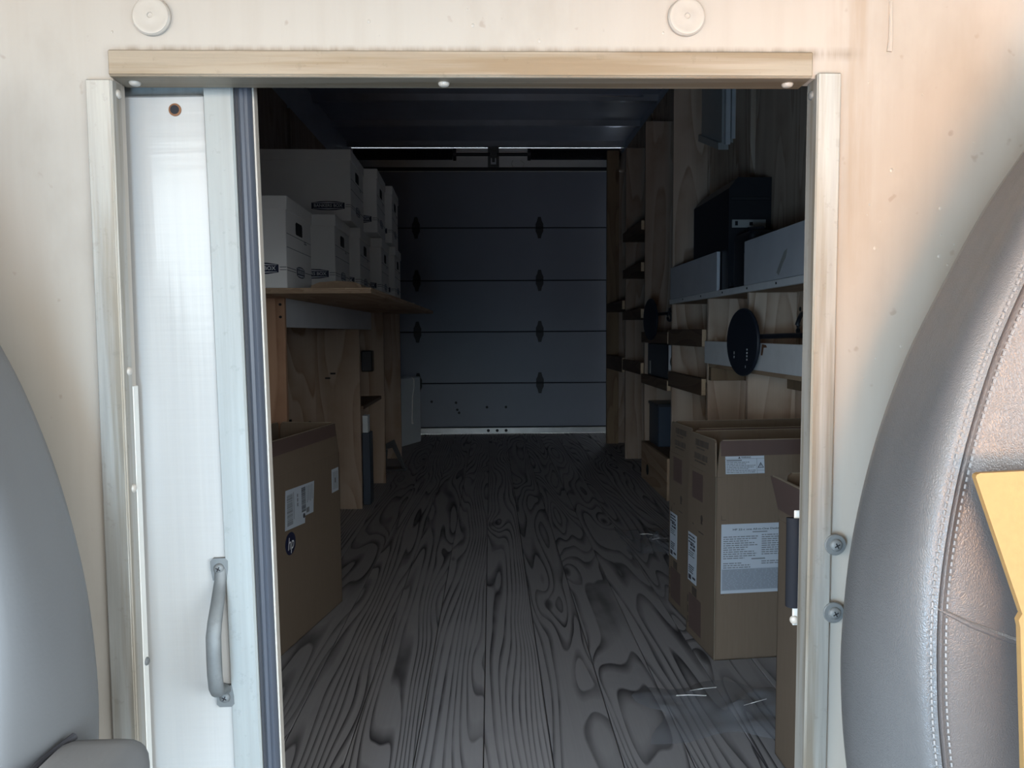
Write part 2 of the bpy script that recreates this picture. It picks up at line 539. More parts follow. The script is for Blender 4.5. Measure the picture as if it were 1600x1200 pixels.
obj('loose_liner', bm, 'strip_paint', cl, label='loose pale flap of roof liner')
wl = struct(B('wall_left', 'wall_skin', None, (XL - 0.02, XL, YB + 0.02, YD + 0.35, -0.05, ZC)), 'dark left side wall of the cargo box')
wr = struct(B('wall_right', 'wall_skin', None, (XR, XR + 0.02, YB + 0.02, YD + 0.35, -0.05, ZC)), 'dark right side wall of the cargo box lined with plywood')
for (a, b) in ((0.9, 2.02), (2.026, 3.10), (3.16, 3.74), (3.80, 4.42), (4.48, 5.06), (5.12, 6.38)):
    B('plywood_panel', 'plywood_right', wr, (1.062, XR, a, b, 0.0, 2.28), bev=0.001)
for (a, b) in ((0.9, 2.46), (2.53, 3.68), (3.74, 4.32), (4.38, 6.38)):
    B('plywood_panel', 'plywood_upright', wl, (XL, -1.105, a, b, 0.0, 2.1), bev=0.001)

# bulkhead with the doorway
OX0, OX1, OZ = -0.3535, 0.3158, 1.0925
wf = struct(B('wall_front', 'painted_bulkhead', None,
              (-1.25, OX0, YB, YB + 0.022, -0.4, 2.5), (OX1, 1.25, YB, YB + 0.022, -0.4, 2.5),
              (OX0, OX1, YB, YB + 0.022, OZ, 2.5), (OX0, OX1, YB, YB + 0.022, -0.4, 0.0)),
            'dull white painted bulkhead around the doorway')
for (x, z) in ((-0.3151, 1.1471), (0.1884, 1.1488)):
    bm = bmesh.new()
    lathe(bm, [(0.0168, 0.0), (0.0178, 0.0012), (0.0176, 0.0030), (0.0163, 0.0046), (0.0140, 0.0050), (0.0125, 0.0046), (0.0060, 0.0054),
               (0.0028, 0.0056), (0.0022, 0.0046), (0.0005, 0.0045)], (x, YB, z), (0, -1, 0), 32)
    obj('plug_cap', bm, 'cap_paint', wf, smooth=30)
bm = bmesh.new()      # a raised run of filler above the right-hand side
tube(bm, [(0.386, YB, 1.165), (0.3865, YB - 0.0005, 1.13), (0.3855, YB, 1.118)], [0.0016, 0.002, 0.0026], 8)
obj('paint_run', bm, 'cap_paint', wf, smooth=True)
bm = bmesh.new()      # blisters and dents in the paint
for k in range(26):
    x = random.uniform(0.36, 0.50); z = random.uniform(0.78, 1.14)
    if k > 18:
        x = random.uniform(-0.45, 0.3); z = random.uniform(1.125, 1.16)
    r = random.uniform(0.0008, 0.002)
    bmesh.ops.create_icosphere(bm, subdivisions=1, radius=r, matrix=Matrix.Translation((x, YB, z)) @ Matrix.Diagonal((1, 0.5, 1.2, 1)))
o = obj('paint_blister', bm, 'cap_paint', wf, smooth=True); o['kind'] = 'stuff'


def dome_screw(parent, p, axis, r, mat='galvanised', washer=0.0, cross=True, name='screw'):
    """pan head with a cross recess, optional washer as sub-part"""
    p = Vector(p); ax = Vector(axis).normalized()
    bm = bmesh.new(); off = 0.0
    if washer:
        lathe(bm, [(washer, 0.0), (washer, 0.0012), (washer * 0.93, 0.0022), (r * 0.9, 0.0024)], p, ax, 28); off = 0.0022
    lathe(bm, [(r, off), (r, off + r * 0.15), (r * 0.85, off + r * 0.42), (r * 0.5, off + r * 0.6), (r * 0.05, off + r * 0.64)], p, ax, 20)
    o = obj(name, bm, mat, parent, smooth=35)
    if cross:
        q = ax.to_track_quat('Z', 'Y').to_matrix().to_4x4()
        bm = bmesh.new(); k = r * 0.48
        bx(bm, -k, k, -k * 0.2, k * 0.2, 0, r * 0.02); bx(bm, -k * 0.2, k * 0.2, -k, k, 0, r * 0.02)
        bm.transform(Matrix.Translation(p + ax * (off + r * 0.63)) @ q @ Matrix.Rotation(0.5, 4, 'Z'))
        obj('cross_recess', bm, 'hole_dark', o if parent.parent is None else parent)
    return o


# aluminium angle trims
tl = struct(B('trim_1', 'aluminium_upright', None, (-0.3765, OX0, 0.7435, YB, 0.0, 1.0885), (-0.3545, OX0 + 0.0015, 0.744, 0.762, 0.0, 1.0885), bev=0.001),
            'aluminium angle along the left jamb of the doorway')
tt = struct(B('trim_2', 'aluminium_level', None, (-0.3545, 0.3087, 0.7425, YB, 1.0920, 1.1150), (-0.3540, 0.3085, 0.743, 0.776, 1.0905, 1.0930), bev=0.001),
            'aluminium angle across the head of the doorway')
tr = struct(B('trim_3', 'aluminium_upright', None, (0.3145, 0.3370, 0.7435, YB, 0.0, 1.0962), (0.3140, 0.3162, 0.744, 0.768, 0.0, 1.0962), bev=0.001),
            'aluminium angle along the right jamb of the doorway')
B('white_bead', 'white_enamel', tl, (-0.3548, -0.3518, 0.762, 0.773, 0.0, 0.80), bev=0.0006, label='white painted inner bead')
for x in (-0.338, -0.0437, 0.291):
    dome_screw(tt, (x, 0.760, 1.0905), (0, 0, -1), 0.0055, 'cap_paint', cross=False)
for z in (1.078, 0.815, 0.70):
    dome_screw(tl, (-0.3520, 0.755, z), (1, 0, 0), 0.0042, 'cap_paint', cross=False)
dome_screw(tl, (-0.3518, 0.768, 0.520), (1, 0, -0.0), 0.0042, 'galvanised', cross=False)
dome_screw(tr, (0.3140, 0.757, 1.079), (-1, 0, 0), 0.0046, 'galvanised', cross=False)
for z in (0.6376, 0.5686):
    dome_screw(tr, (0.3405, 0.7435, z), (0, -1, 0), 0.0062, 'galvanised', washer=0.0106)
B('latch_plate', 'white_enamel', tr, (0.3135, 0.3260, 0.7785, 0.7805, 0.542, 0.664), bev=0.0006, label='white painted latch plate')
dome_screw(tr, (0.3150, 0.7785, 0.5480), (-0.4, -1, 0), 0.0045, 'cap_paint', cross=False)
bm = bmesh.new()
tube(bm, [(0.3143, 0.782, 0.6555), (0.3138, 0.780, 0.640), (0.3138, 0.780, 0.60), (0.3143, 0.781, 0.5620)], 0.0076, 18)
obj('foam_grip', bm, 'foam_grip', tr, smooth=40, label='dark grey foam grip')

# ------------------------------------------------------------------ sliding door (slightly out of plumb)
d1 = sempty('door_1', 'white sliding door pushed open to the left', (-0.27, 0.785, 0.75))
d1.rotation_euler = (0, R(-0.85), 0)
B('door_panel', 'door_enamel', d1, (-0.55, -0.006, 0.0, 0.012, -0.74, 0.337), bev=0.002)
B('shadow_strip', 'aluminium_grey', d1, (-0.55, 0.03, 0.010, 0.016, -0.74, 0.352))  # grey strip above the panel stands in for the header's shadow
bm = bmesh.new()
prism(bm, [(-0.006, -0.004), (0.020, -0.004), (0.022, -0.002), (0.022, 0.016), (-0.006, 0.016)], 'z', -0.74, 0.348)
obj('edge_stile', bm, 'aluminium_grey', d1)
B('seal_channel', 'seam_dark', d1, (0.0225, 0.026, 0.0, 0.016, -0.74, 0.35))
bm = bmesh.new()
pts = [(0.0255, 0.010), (0.0255, 0.003), (0.0265, -0.002), (0.029, -0.004), (0.0318, -0.0022), (0.0330, -0.0035), (0.0362, -0.004), (0.0388, -0.001), (0.0395, 0.004), (0.0395, 0.010)]
prism(bm, pts, 'z', -0.74, 0.349)
obj('rubber_seal', bm, 'rubber_seal', d1, smooth=50, label='black ribbed rubber seal')
bm = bmesh.new(); prism(bm, [(0.0395, 0.002), (0.0412, 0.002), (0.0416, 0.012), (0.0395, 0.012)], 'z', -0.74, 0.349)
obj('back_flange', bm, 'cap_paint', d1)
bm = bmesh.new()
lathe(bm, [(0.0062, 0.0), (0.0062, 0.0008), (0.0046, 0.0014)], (-0.036, 0.0, 0.3225), (0, -1, 0), 22)
obj('rust_ring', bm, 'rust', d1)
bm = bmesh.new(); lathe(bm, [(0.0045, 0.0), (0.0044, 0.0016)], (-0.036, 0.0, 0.3225), (0, -1, 0), 20)
obj('bolt_hole', bm, 'hole_dark', d1)
hz0, hz1, hx = 0.480 - 0.75, 0.606 - 0.75, -0.0125
bm = bmesh.new()
yo = -0.037
path = [(hx + 0.001, -0.003, hz1 + 0.004), (hx + 0.001, -0.006, hz1 - 0.008), (hx + 0.0015, -0.013, hz1 - 0.018), (hx + 0.0025, -0.023, hz1 - 0.030), (hx + 0.003, -0.032, hz1 - 0.042),
        (hx + 0.003, yo, hz1 - 0.054), (hx + 0.003, yo - 0.001, hz1 - 0.074), (hx + 0.003, yo - 0.001, hz0 + 0.034), (hx + 0.003, yo + 0.001, hz0 + 0.020), (hx + 0.002, yo + 0.007, hz0 + 0.0125),
        (hx + 0.001, -0.020, hz0 + 0.010), (hx, -0.010, hz0 + 0.008), (hx, -0.004, hz0 + 0.002)]
tube(bm, path, [0.0040, 0.0042, 0.0045, 0.0048, 0.0050, 0.0052, 0.0052, 0.0052, 0.0052, 0.0050, 0.0048, 0.0046, 0.0042], 16, flat=1.45, side=(1, 0, 0))
h = obj('door_handle', bm, 'galvanised', d1, smooth=60, label='cast grey metal pull handle')
for z, sg in ((hz1 + 0.004, 1), (hz0 - 0.004, -1)):
    bm = bmesh.new()
    w1 = 0.0088; ht = 0.0115
    pts = [(hx - w1 * 0.8, z - sg * ht), (hx + w1 * 0.8, z - sg * ht), (hx + w1, z), (hx + w1 * 1.02, z + sg * ht * 0.75), (hx + w1 * 0.7, z + sg * ht), (hx - w1 * 0.7, z + sg * ht), (hx - w1 * 1.02, z + sg * ht * 0.75), (hx - w1, z)]
    prism(bm, pts, 'y', -0.0045, 0.0)
    obj('mounting_foot', bm, 'galvanised', h, smooth=30)
    bm = bmesh.new()
    lathe(bm, [(0.0054, 0.0), (0.0054, 0.001), (0.0046, 0.0026), (0.0028, 0.0036), (0.0004, 0.0038)], (hx, -0.0045, z + sg * 0.001), (0, -1, 0), 20)
    obj('handle_screw', bm, 'galvanised', h, smooth=40)
    bm = bmesh.new()
    for k in (0.5, 2.07):
        q = Matrix.Translation((hx, -0.0083, z + sg * 0.001)) @ Matrix.Rotation(k, 4, 'Y')
        b2 = bmesh.new(); bx(b2, -0.0026, 0.0026, -0.0003, 0.0002, -0.0005, 0.0005); b2.transform(q)
        mm = bpy.data.meshes.new('t'); b2.to_mesh(mm); b2.free(); bm.from_mesh(mm); bpy.data.meshes.remove(mm)
    obj('cross_recess', bm, 'hole_dark', h)

# ------------------------------------------------------------------ rear sectional door
d2 = sempty('door_2', 'closed sectional rear door of five grey panels', (0, YD, 0))
zs = [0.055, 0.428, 0.859, 1.285, 1.720, 2.19]
for a, b in zip(zs, zs[1:]):
    B('door_section', 'rear_door_paint', d2, (XL, 1.02, 0.0, 0.04, a + 0.004, b - 0.004), bev=0.003)
B('door_backing', 'hole_dark', d2, (XL, 1.02, 0.012, 0.045, 0.01, 2.19))
B('bottom_rail', 'rear_rail_metal', d2, (-0.60, 0.985, -0.012, 0.02, 0.004, 0.052), bev=0.002, label='scuffed metal bottom rail')
for x in (-0.615, 0.408):
    for z in zs[1:5]:
        bm = bmesh.new()
        prism(bm, [(x - 0.012, z + 0.088), (x + 0.012, z + 0.088), (x + 0.02, z + 0.055), (x + 0.032, z + 0.03), (x + 0.032, z - 0.03), (x + 0.02, z - 0.055),
                   (x + 0.012, z - 0.088), (x - 0.012, z - 0.088), (x - 0.02, z - 0.055), (x - 0.032, z - 0.03), (x - 0.032, z + 0.03), (x - 0.02, z + 0.055)], 'y', -0.004, 0.0)
        cyl(bm, (x - 0.032, -0.008, z), (x + 0.032, -0.008, z), 0.008, seg=10)
        obj('hinge', bm, 'black_iron', d2)
bm = bmesh.new()
for (px, pz) in ((-0.505, 0.275), (-0.30, 0.265), (-0.29, 0.205), (-0.275, 0.18), (-0.04, 0.225), (0.12, 0.225)):
    cyl(bm, (px, -0.003, pz), (px, 0.0, pz), 0.011, seg=12)
o = obj('bolt_heads', bm, 'black_iron', d2); o['kind'] = 'stuff'
bm = bmesh.new()
for px in (-0.03, 0.045, 0.12):
    cyl(bm, (px, -0.0145, 0.028), (px, -0.011, 0.028), 0.013, seg=12)
o = obj('rail_holes', bm, 'hole_dark', d2); o['kind'] = 'stuff'
# header over the rear door; a sliver of sky shows between it and the roof
hd = struct(B('trim_4', 'header_metal', None, (XL, XR, YD - 0.02, YD - 0.010, 2.185, 2.3663), (XL, XR, YD - 0.012, YD + 0.05, 2.178, 2.31)), 'light metal header over the rear door')
B('header_flange', 'header_metal', hd, (XL, XR, YD - 0.045, YD - 0.02, 2.338, 2.346))
B('weather_strip', 'black_iron', hd, (XL, XR, YD - 0.045, YD - 0.02, 2.180, 2.205))
sh = thing('torsion_spring_bar', 'steel shaft with two black coil springs above the rear door', 'spring', (0.03, YD - 0.10, 2.295))
bm = bmesh.new(); cyl(bm, (-1.14, 0, 0), (1.04, 0, 0), 0.013, seg=12); obj('shaft', bm, 'black_iron', sh, smooth=True)
for (a, b) in ((-1.13, -0.325), (0.295, 1.035)):
    bm = bmesh.new(); prof = []
    k = int((b - a) / 0.011)
    for i in range(k):
        prof += [(0.040, i * 0.011), (0.0455, i * 0.011 + 0.0055)]
    lathe(bm, prof, (a, 0, 0), (1, 0, 0), 12)
    obj('coil_spring', bm, 'black_iron', sh)
for x in (-0.315, 0.29):
    bm = bmesh.new(); cyl(bm, (x - 0.012, 0, 0), (x + 0.012, 0, 0), 0.049, seg=16); obj('winding_cone', bm, 'black_iron', sh)
B('centre_bracket', 'galvanised', sh, (-0.045, 0.045, 0.045, 0.078, -0.09, 0.075), (-0.028, 0.028, -0.018, 0.045, -0.02, 0.025), bev=0.003)
bm = bmesh.new(); prism(bm, [(-0.022, -0.07), (0.022, -0.07), (0.022, -0.02), (0.012, -0.02), (0.012, -0.055), (-0.012, -0.055), (-0.012, -0.02), (-0.022, -0.02)], 'y', 0.03, 0.046)
obj('bearing_clip', bm, 'silver_plate', sh)
for k, (x, c) in enumerate(((0.16, 1), (0.24, -1))):
    bm = bmesh.new()
    tube(bm, [(x, 0.06, -0.09), (x - 0.012 * c, 0.05, -0.06), (x + 0.02 * c * k, 0.05, -0.035)], 0.004, 6)
    obj('wire_end', bm, 'cable_white', sh)

# ------------------------------------------------------------------ left shelving
ls = thing('plywood_shelf_unit', 'plywood shelf unit along the left wall carrying white file boxes', 'shelf', (-0.8, 3.6, 0))


def LB(name, mat, *boxes, bev=0.001, label=None):
    return B(name, mat, ls, *[(a + 0.8, b + 0.8, c - 3.6, d - 3.6, e, f) for (a, b, c, d, e, f) in boxes], bev=bev, label=label)


for k in range(3):      # the ply layers of the shelf edge
    LB('ply_layer', 'plywood_level', (-1.105, -0.345 - 0.0015 * (k % 2), 2.24 + 0.001 * (k % 2), 4.63, 0.9665 + 0.0055 * k, 0.972 + 0.0055 * k - 0.0003), bev=0.0006)
LB('cover_sheet', 'grey_paint', (-1.105, -0.425, 2.62, 4.55, 0.9832, 1.004), bev=0.001, label='grey second sheet lying on the shelf')
LB('apron', 'grey_paint', (-0.684, -0.665, 2.52, 4.30, 0.872, 0.966), label='grey painted apron board')
LB('upright', 'plywood_red', (-1.105, -0.664, 2.50, 2.52, 0, 0.966), label='reddish plywood upright nearest the doorway')
LB('upright', 'plywood_upright', (-0.842, -0.632, 3.70, 3.718, 0, 0.871))
LB('upright', 'plywood_upright', (-1.105, -0.8435, 3.705, 3.723, 0, 0.966))
LB('upright', 'plywood_upright', (-1.105, -0.605, 4.34, 4.36, 0, 0.966))
LB('upright', 'plywood_upright', (-1.105, -0.615, 5.20, 5.22, 0, 1.03))
LB('cubby_board', 'dark_timber', (-1.105, -0.622, 3.725, 4.338, 0.482, 0.50))
LB('corner_bracket', 'white_enamel', (-0.49, -0.45, 4.56, 4.565, 0.985, 1.03), label='small white bracket')
bm = bmesh.new()
for (x, z) in ((-0.677, 0.945), (-0.677, 0.905)):
    cyl(bm, (x + 0.8, 2.497 - 3.6, z), (x + 0.8, 2.501 - 3.6, z), 0.0045, seg=10)
for (x, z) in ((-0.76, 0.66), (-0.785, 0.638)):
    bx(bm, x + 0.8 - 0.012, x + 0.8 + 0.012, 3.698 - 3.6, 3.701 - 3.6, z - 0.004, z + 0.004)
o = obj('nail_holes', bm, 'hole_dark', ls); o['kind'] = 'stuff'
bm = bmesh.new()        # offcut with ring grain lying on the shelf front
prism(bm, [(-0.075, 0.0), (0.075, 0.0), (0.07, 0.011), (0.05, 0.019), (0.0, 0.022), (-0.05, 0.018), (-0.075, 0.008)], 'y', -0.12, 0.12)
o = obj('timber_offcut', bm, 'plywood_level'); o.location = (-0.452, 2.40, 0.983)
tag(o, 'short rounded timber offcut lying at the near edge of the left shelf', 'wood')
o = B('junction_box', 'black_plastic', ls, (-0.72 + 0.8, -0.66 + 0.8, 4.27 - 3.6, 4.34 - 3.6, 0.64, 0.755), bev=0.004)


# ------------------------------------------------------------------ file boxes (local origin: bottom front right corner)
def logo_plate(parent, mtx, w, h, full=True):
    pts = [(-w / 2, -h * 0.33), (-w * 0.25, -h * 0.47), (0, -h / 2), (w * 0.25, -h * 0.47), (w / 2, -h * 0.33), (w / 2, h * 0.33), (w * 0.25, h * 0.47), (0, h / 2), (-w * 0.25, h * 0.47), (-w / 2, h * 0.33)]
    p = polys('logo_plate', 'navy_logo', parent, mtx, [pts], 0.0006)
    o = text('logo_lettering', 'BANKERS BOX', 0.02, 'logo_white', parent, mtx @ Matrix.Translation((0, 0, 0.0010)), width=w * 0.86, height=h * 0.34, bold=0.0004)
    fr = 0.0012
    polys('logo_border', 'logo_white', parent, mtx @ Matrix.Translation((0, 0, 0.0007)),
          [[(-w * 0.46, h * 0.27), (w * 0.46, h * 0.27), (w * 0.46, h * 0.27 + fr), (0, h * 0.41), (-w * 0.46, h * 0.27 + fr)],
           [(-w * 0.46, -h * 0.27), (w * 0.46, -h * 0.27), (w * 0.46, -h * 0.27 - fr), (0, -h * 0.41), (-w * 0.46, -h * 0.27 - fr)]], 0.0002)


BW, BD, BH = 0.395, 0.315, 0.262


def file_box(label, loc, rz):
    t = thing('file_box', label, 'box', loc, rz, 'white file boxes on the left shelf')
    bm = bmesh.new(); bx(bm, -BW, 0, 0, BD, 0, BH - 0.012, bev=0.0015); obj('body', bm, 'white_carton', t)
    bm = bmesh.new(); bx(bm, -BW - 0.004, 0.004, -0.004, BD + 0.004, BH - 0.040, BH, bev=0.0015); obj('lid', bm, 'white_carton', t)
    logo_plate(t, FR(-0.085, -0.0004, 0.0555), 0.123, 0.034)
    rects('rule_lines', 'navy_logo', t, FR(0, -0.0002, 0.0555), [(-0.020, -0.001, 0.003, 0.0048), (-0.020, -0.001, -0.0045, -0.003)])
    # end with hand hole
    logo_plate(t, RT(0.0004, 0.165, 0.055), 0.10, 0.034)
    rects('rule_lines', 'navy_logo', t, RT(0.0002, 0, 0.055), [(0.001, 0.108, 0.003, 0.0048), (0.001, 0.108, -0.0045, -0.003), (0.222, 0.31, 0.003, 0.0048),
          (0.005, 0.31, 0.062, 0.0634), (0.005, 0.31, 0.101, 0.1024)])
    polys('hand_hole', 'hole_dark', t, RT(0.0003, 0.155, 0.185), [[(-0.042, -0.016), (-0.036, -0.02), (0.036, -0.02), (0.042, -0.016), (0.042, 0.012), (0.034, 0.018), (-0.034, 0.018), (-0.042, 0.012)]])
    rects('small_print', 'grey_ink', t, RT(0.0002, 0.235, 0.148), [(-0.016, 0.016, 0.0, 0.003), (-0.016, 0.01, 0.006, 0.009)])
    return t


fb = file_box('white file box with lid, nearest one on the left shelf', (-0.585, 2.24, 0.983), R(0.5))
for (loc, rz, lab) in (
        ((-0.545, 2.735, 1.005), 1.5, 'white file box second from the near end of the left shelf, lower row'),
        ((-0.515, 3.075, 1.005), 2.0, 'white file box third from the near end of the left shelf, lower row'),
        ((-0.478, 3.410, 1.005), 2.0, 'white file box fourth from the near end of the left shelf, lower row'),
        ((-0.462, 3.750, 1.005), 2.0, 'white file box at the far end of the lower row on the left shelf'),
        ((-0.520, 2.925, 1.272), 1.0, 'white file box on top of the stack, the nearest of the upper row'),
        ((-0.472, 3.262, 1.272), 2.0, 'white file box in the middle of the upper row on the left shelf'),
        ((-0.458, 3.640, 1.272), 2.0, 'white file box at the far end of the upper row on the left shelf')):
    dup(fb, loc, R(rz), lab)


# ------------------------------------------------------------------ open brown cartons (local origin: bottom front left corner; long side along x)
CL, CW, CH, CF = 0.45, 0.205, 0.480, 0.092


def carton(label, loc, rz, tilt=(4, 3, 3, 4), w=CL, d=CW):
    t = thing('cardboard_carton', label, 'box', loc, rz)
    th = 0.005
    B('body', 'cardboard', t, (0, w, 0, th, 0, CH), (0, w, d - th, d, 0, CH), (0, th, 0, d, 0, CH), (w - th, w, 0, d, 0, CH), (0, w, 0, d, 0, th), bev=0.001)
    out = {}
    # flap: own frame (u along edge, v up), hinged on the rim
    for key, org, rot, ln, tl_ in (('front', (0, 0, CH), 0, w, tilt[0]), ('left', (0, d, CH), -90, d, tilt[1]), ('back', (w, d, CH), 180, w, tilt[2]), ('right', (w, 0, CH), 90, d, tilt[3])):
        m = Matrix.Translation(org) @ Matrix.Rotation(R(rot), 4, 'Z') @ Matrix.Rotation(R(-tl_), 4, 'X')
        bm = bmesh.new(); c = 0.006
        prism(bm, [(0.004, 0.0), (ln - 0.004, 0.0), (ln - 0.015, CF - c), (ln - 0.015 - c, CF), (0.015 + c, CF), (0.015, CF - c)], 'y', 0.0, th)
        bm.transform(m)
        f = obj('flap', bm, 'cardboard', t)
        out[key] = (f, m @ Matrix.Translation((0, -0.0003, 0)) @ Matrix.Rotation(R(90), 4, 'X'))
        bm = bmesh.new(); bx(bm, 0.022, ln - 0.022, 0.0005, th - 0.0005, CF - 0.0002, CF + 0.0012); bm.transform(m)
        obj('cut_edge', bm, 'cardboard_edge', f)
    return t, out


def barcode(name, parent, mtx, x0, x1, y0, y1, mat='ink', vertical=False, seed=1):
    rng = random.Random(seed); rs = []; a = y0 if vertical else x0; end = y1 if vertical else x1
    span = end - a; u = span / 60.0
    while a < end - u:
        w = u * rng.choice((0.6, 0.9, 1.6)); w = min(w, end - a)
        rs.append((x0, x1, a, a + w) if vertical else (a, a + w, y0, y1))
        a += w + u * rng.choice((0.6, 0.9, 1.5))
    return rects(name, mat, parent, mtx, rs)


def lines(x0, x1, y_top, n, pitch, h, seed, ragged=0.3, word=0.0):
    rng = random.Random(seed); rs = []
    for i in range(n):
        y = y_top - i * pitch; xe = x1 - rng.random() * ragged * (x1 - x0)
        x = x0
        while x < xe:
            w = min(word * rng.uniform(0.5, 1.6) if word else xe - x0, xe - x)
            rs.append((x, x + w, y - h, y)); x += w + (word * 0.22 if word else 1)
    return rs


def warning_label(parent, mtx, w, h):
    p = rects('warning_label', 'label_paper', parent, mtx, [(0, w, 0, h)], 0.0004)
    m = mtx @ Matrix.Translation((0, 0, 0.0005))
    fr = 0.0008
    rs = [(0, w, 0, fr), (0, w, h - fr, h), (0, fr, 0, h), (w - fr, w, 0, h), (0, w, h * 0.83, h * 0.83 + fr), (w * 0.80, w * 0.80 + fr, 0, h * 0.83), (w * 0.80, w, h * 0.17, h * 0.17 + fr)]
    rs += [(w * 0.03, w * 0.42, h * 0.72, h * 0.79)] + lines(w * 0.03, w * 0.77, h * 0.67, 7, h * 0.092, h * 0.042, 5, 0.35, w * 0.06)
    rects('label_print', 'grey_ink', p, m, rs, 0.0002)
    tri = lambda cx, cy, s: [(cx - s, cy - s * 0.75), (cx + s, cy - s * 0.75), (cx, cy + s * 0.95)]
    for q in (tri(w * 0.36, h * 0.91, h * 0.065), tri(w * 0.90, h * 0.46, h * 0.18)):
        polys('warning_triangle', 'ink', p, m, [q], 0.0003)
    m2 = mtx @ Matrix.Translation((0, 0, 0.0009))
    polys('triangle_inside', 'label_paper', p, m2, [tri(w * 0.90, h * 0.445, h * 0.12)], 0.0002)
    rects('exclamation_mark', 'ink', p, m2 @ Matrix.Translation((0, 0, 0.0003)), [(w * 0.893, w * 0.907, h * 0.42, h * 0.52), (w * 0.893, w * 0.907, h * 0.375, h * 0.40)], 0.0002)
    text('warning_lettering', 'WARNING', 0.01, 'ink', p, m @ Matrix.Translation((w * 0.53, h * 0.91, 0.0002)), width=w * 0.25, height=h * 0.09, bold=0.0002)


def dress_carton(t, fl, big_label=True):
    # front flap: brown printed band on its upper half and the warning label
    f, m = fl['front']
    rects('brown_band', 'brown_print', f, m, [(0.016, CL - 0.016, CF * 0.57, CF - 0.001)], 0.0003)
    warning_label(f, m @ Matrix.Translation((0.026, 0.006, 0.0003)), 0.105, 0.046)
    f, m = fl['left']
    barcode('barcode', f, m, 0.055, 0.150, 0.062, 0.079, 'brown_ink', seed=3)
    barcode('barcode', f, m, 0.050, 0.145, 0.026, 0.042, 'brown_ink', seed=4)
    rects('code_digits', 'brown_ink', f, m, lines(0.065, 0.130, 0.0575, 1, 0.01, 0.004, 2, 0.1, 0.012) + lines(0.055, 0.135, 0.0215, 1, 0.01, 0.004, 3, 0.1, 0.012), 0.0003)
    # left side of the body
    L = LF(-0.0002, CW, 0.0)          # local x runs from the back corner towards the front corner
    for q in ((0.040, 0.118, 0.395, 0.468), (0.022, 0.112, 0.022, 0.120)):
        rects('brown_panel', 'brown_print', t, L, [q])
    p = rects('shipping_label', 'label_paper', t, L, [(0.012, 0.078, 0.155, 0.292)])
    L2 = LF(-0.0007, CW, 0.0)
    rects('label_print', 'ink', p, L2, lines(0.016, 0.070, 0.285, 3, 0.009, 0.004, 8, 0.5, 0.012) + lines(0.030, 0.074, 0.262, 2, 0.010, 0.006, 9, 0.2, 0.02)
          + lines(0.018, 0.070, 0.240, 3, 0.006, 0.002, 10, 0.4, 0.01) + lines(0.020, 0.070, 0.200, 4, 0.006, 0.003, 11, 0.5, 0.01) + [(0.018, 0.038, 0.160, 0.173), (0.048, 0.07, 0.166, 0.172)])
    polys('handling_marks', 'brown_ink', t, L, [circle(0.010, 14, 0.8, 0.112, 0.350), [(0.104, 0.335), (0.118, 0.335), (0.111, 0.352)],
          [(0.045, 0.325), (0.052, 0.322), (0.052, 0.319), (0.045, 0.322)]])
    rects('handling_print', 'brown_ink', t, L, [(0.045, 0.080, 0.122, 0.146), (0.010, 0.016, 0.03, 0.05), (0.010, 0.016, 0.06, 0.08), (0.010, 0.016, 0.09, 0.11), (0.09, 0.125, 0.309, 0.3115)])
    # front of the body: the large specification sheet
    if big_label:
        F = FR(0.0, -0.0002, 0.0)
        p = rects('specification_sheet', 'label_paper', t, F, [(0.0165, 0.208, 0.176, 0.357)])
        F2 = FR(0.0, -0.0007, 0.0)
        rects('grey_panel', 'label_grey', p, F2, [(0.0185, 0.206, 0.184, 0.240)], 0.0001)
        rs = lines(0.022, 0.122, 0.325, 11, 0.0056, 0.0024, 21, 0.45, 0.009) + lines(0.125, 0.202, 0.328, 10, 0.0056, 0.0024, 22, 0.45, 0.009)
        rs += lines(0.022, 0.115, 0.256, 3, 0.0056, 0.0024, 23, 0.5, 0.009) + lines(0.125, 0.200, 0.259, 2, 0.0056, 0.0024, 24, 0.3, 0.009)
        rs += [(0.098, 0.135, 0.2635, 0.2665), (0.100, 0.14, 0.3340, 0.3365)]
        rects('sheet_print', 'grey_ink', p, F2, rs, 0.0002)
        rects('fine_print', 'grey_ink', p, FR(0, -0.0009, 0), lines(0.021, 0.203, 0.237, 15, 0.0035, 0.0009, 25, 0.12, 0.012), 0.0001)
        text('sheet_heading', 'HP 22-c one All-in-One Desktop PC', 0.006, 'ink', p, FR(0.122, -0.0010, 0.3425), width=0.150, height=0.0062, bold=0.0001)
        rects('corner_marks', 'brown_ink', t, F, [(0.0165, 0.0175, 0.368, 0.380), (0.0165, 0.028, 0.368, 0.369), (0.0165, 0.026, 0.1725, 0.1735)])
    rects('centre_fold', 'cardboard_edge', t, FR(0, -0.0002, 0), [(0.0, 0.0012, 0.0, CH)])


t1, f1 = carton('open tall brown carton at the right with a large printed sheet and a warning label', (0.568, 1.918, 0.0005), R(5.5), (6, 2, 2, 4))
dress_carton(t1, f1)
t2, f2 = carton('open brown carton standing directly behind the one with the warning label', (0.572, 2.16, 0.0005), R(5.0), (2, 1, 2, 3))
dress_carton(t2, f2, False)
polys('arrow_mark', 'brown_ink', t2, LF(-0.0002, CW, 0), [[(0.02, 0.30), (0.028, 0.31), (0.022, 0.28), (0.024, 0.25), (0.03, 0.235), (0.018, 0.25), (0.015, 0.28)]])
t3, f3 = carton('brown carton close behind the right door jamb, one flap folded outwards', (0.568, 1.275, 0.0005), R(1.0), (3, -14, 3, 4))
rects('brown_band', 'brown_print', f3['left'][0], f3['left'][1], [(0.012, CW - 0.012, CF * 0.25, CF - 0.001)], 0.0003)
t4, f4 = carton('brown carton just behind the sliding door edge, one flap folded outwards', (-0.935, 1.42, 0.0005), R(0.0), (3, 2, 3, -17))
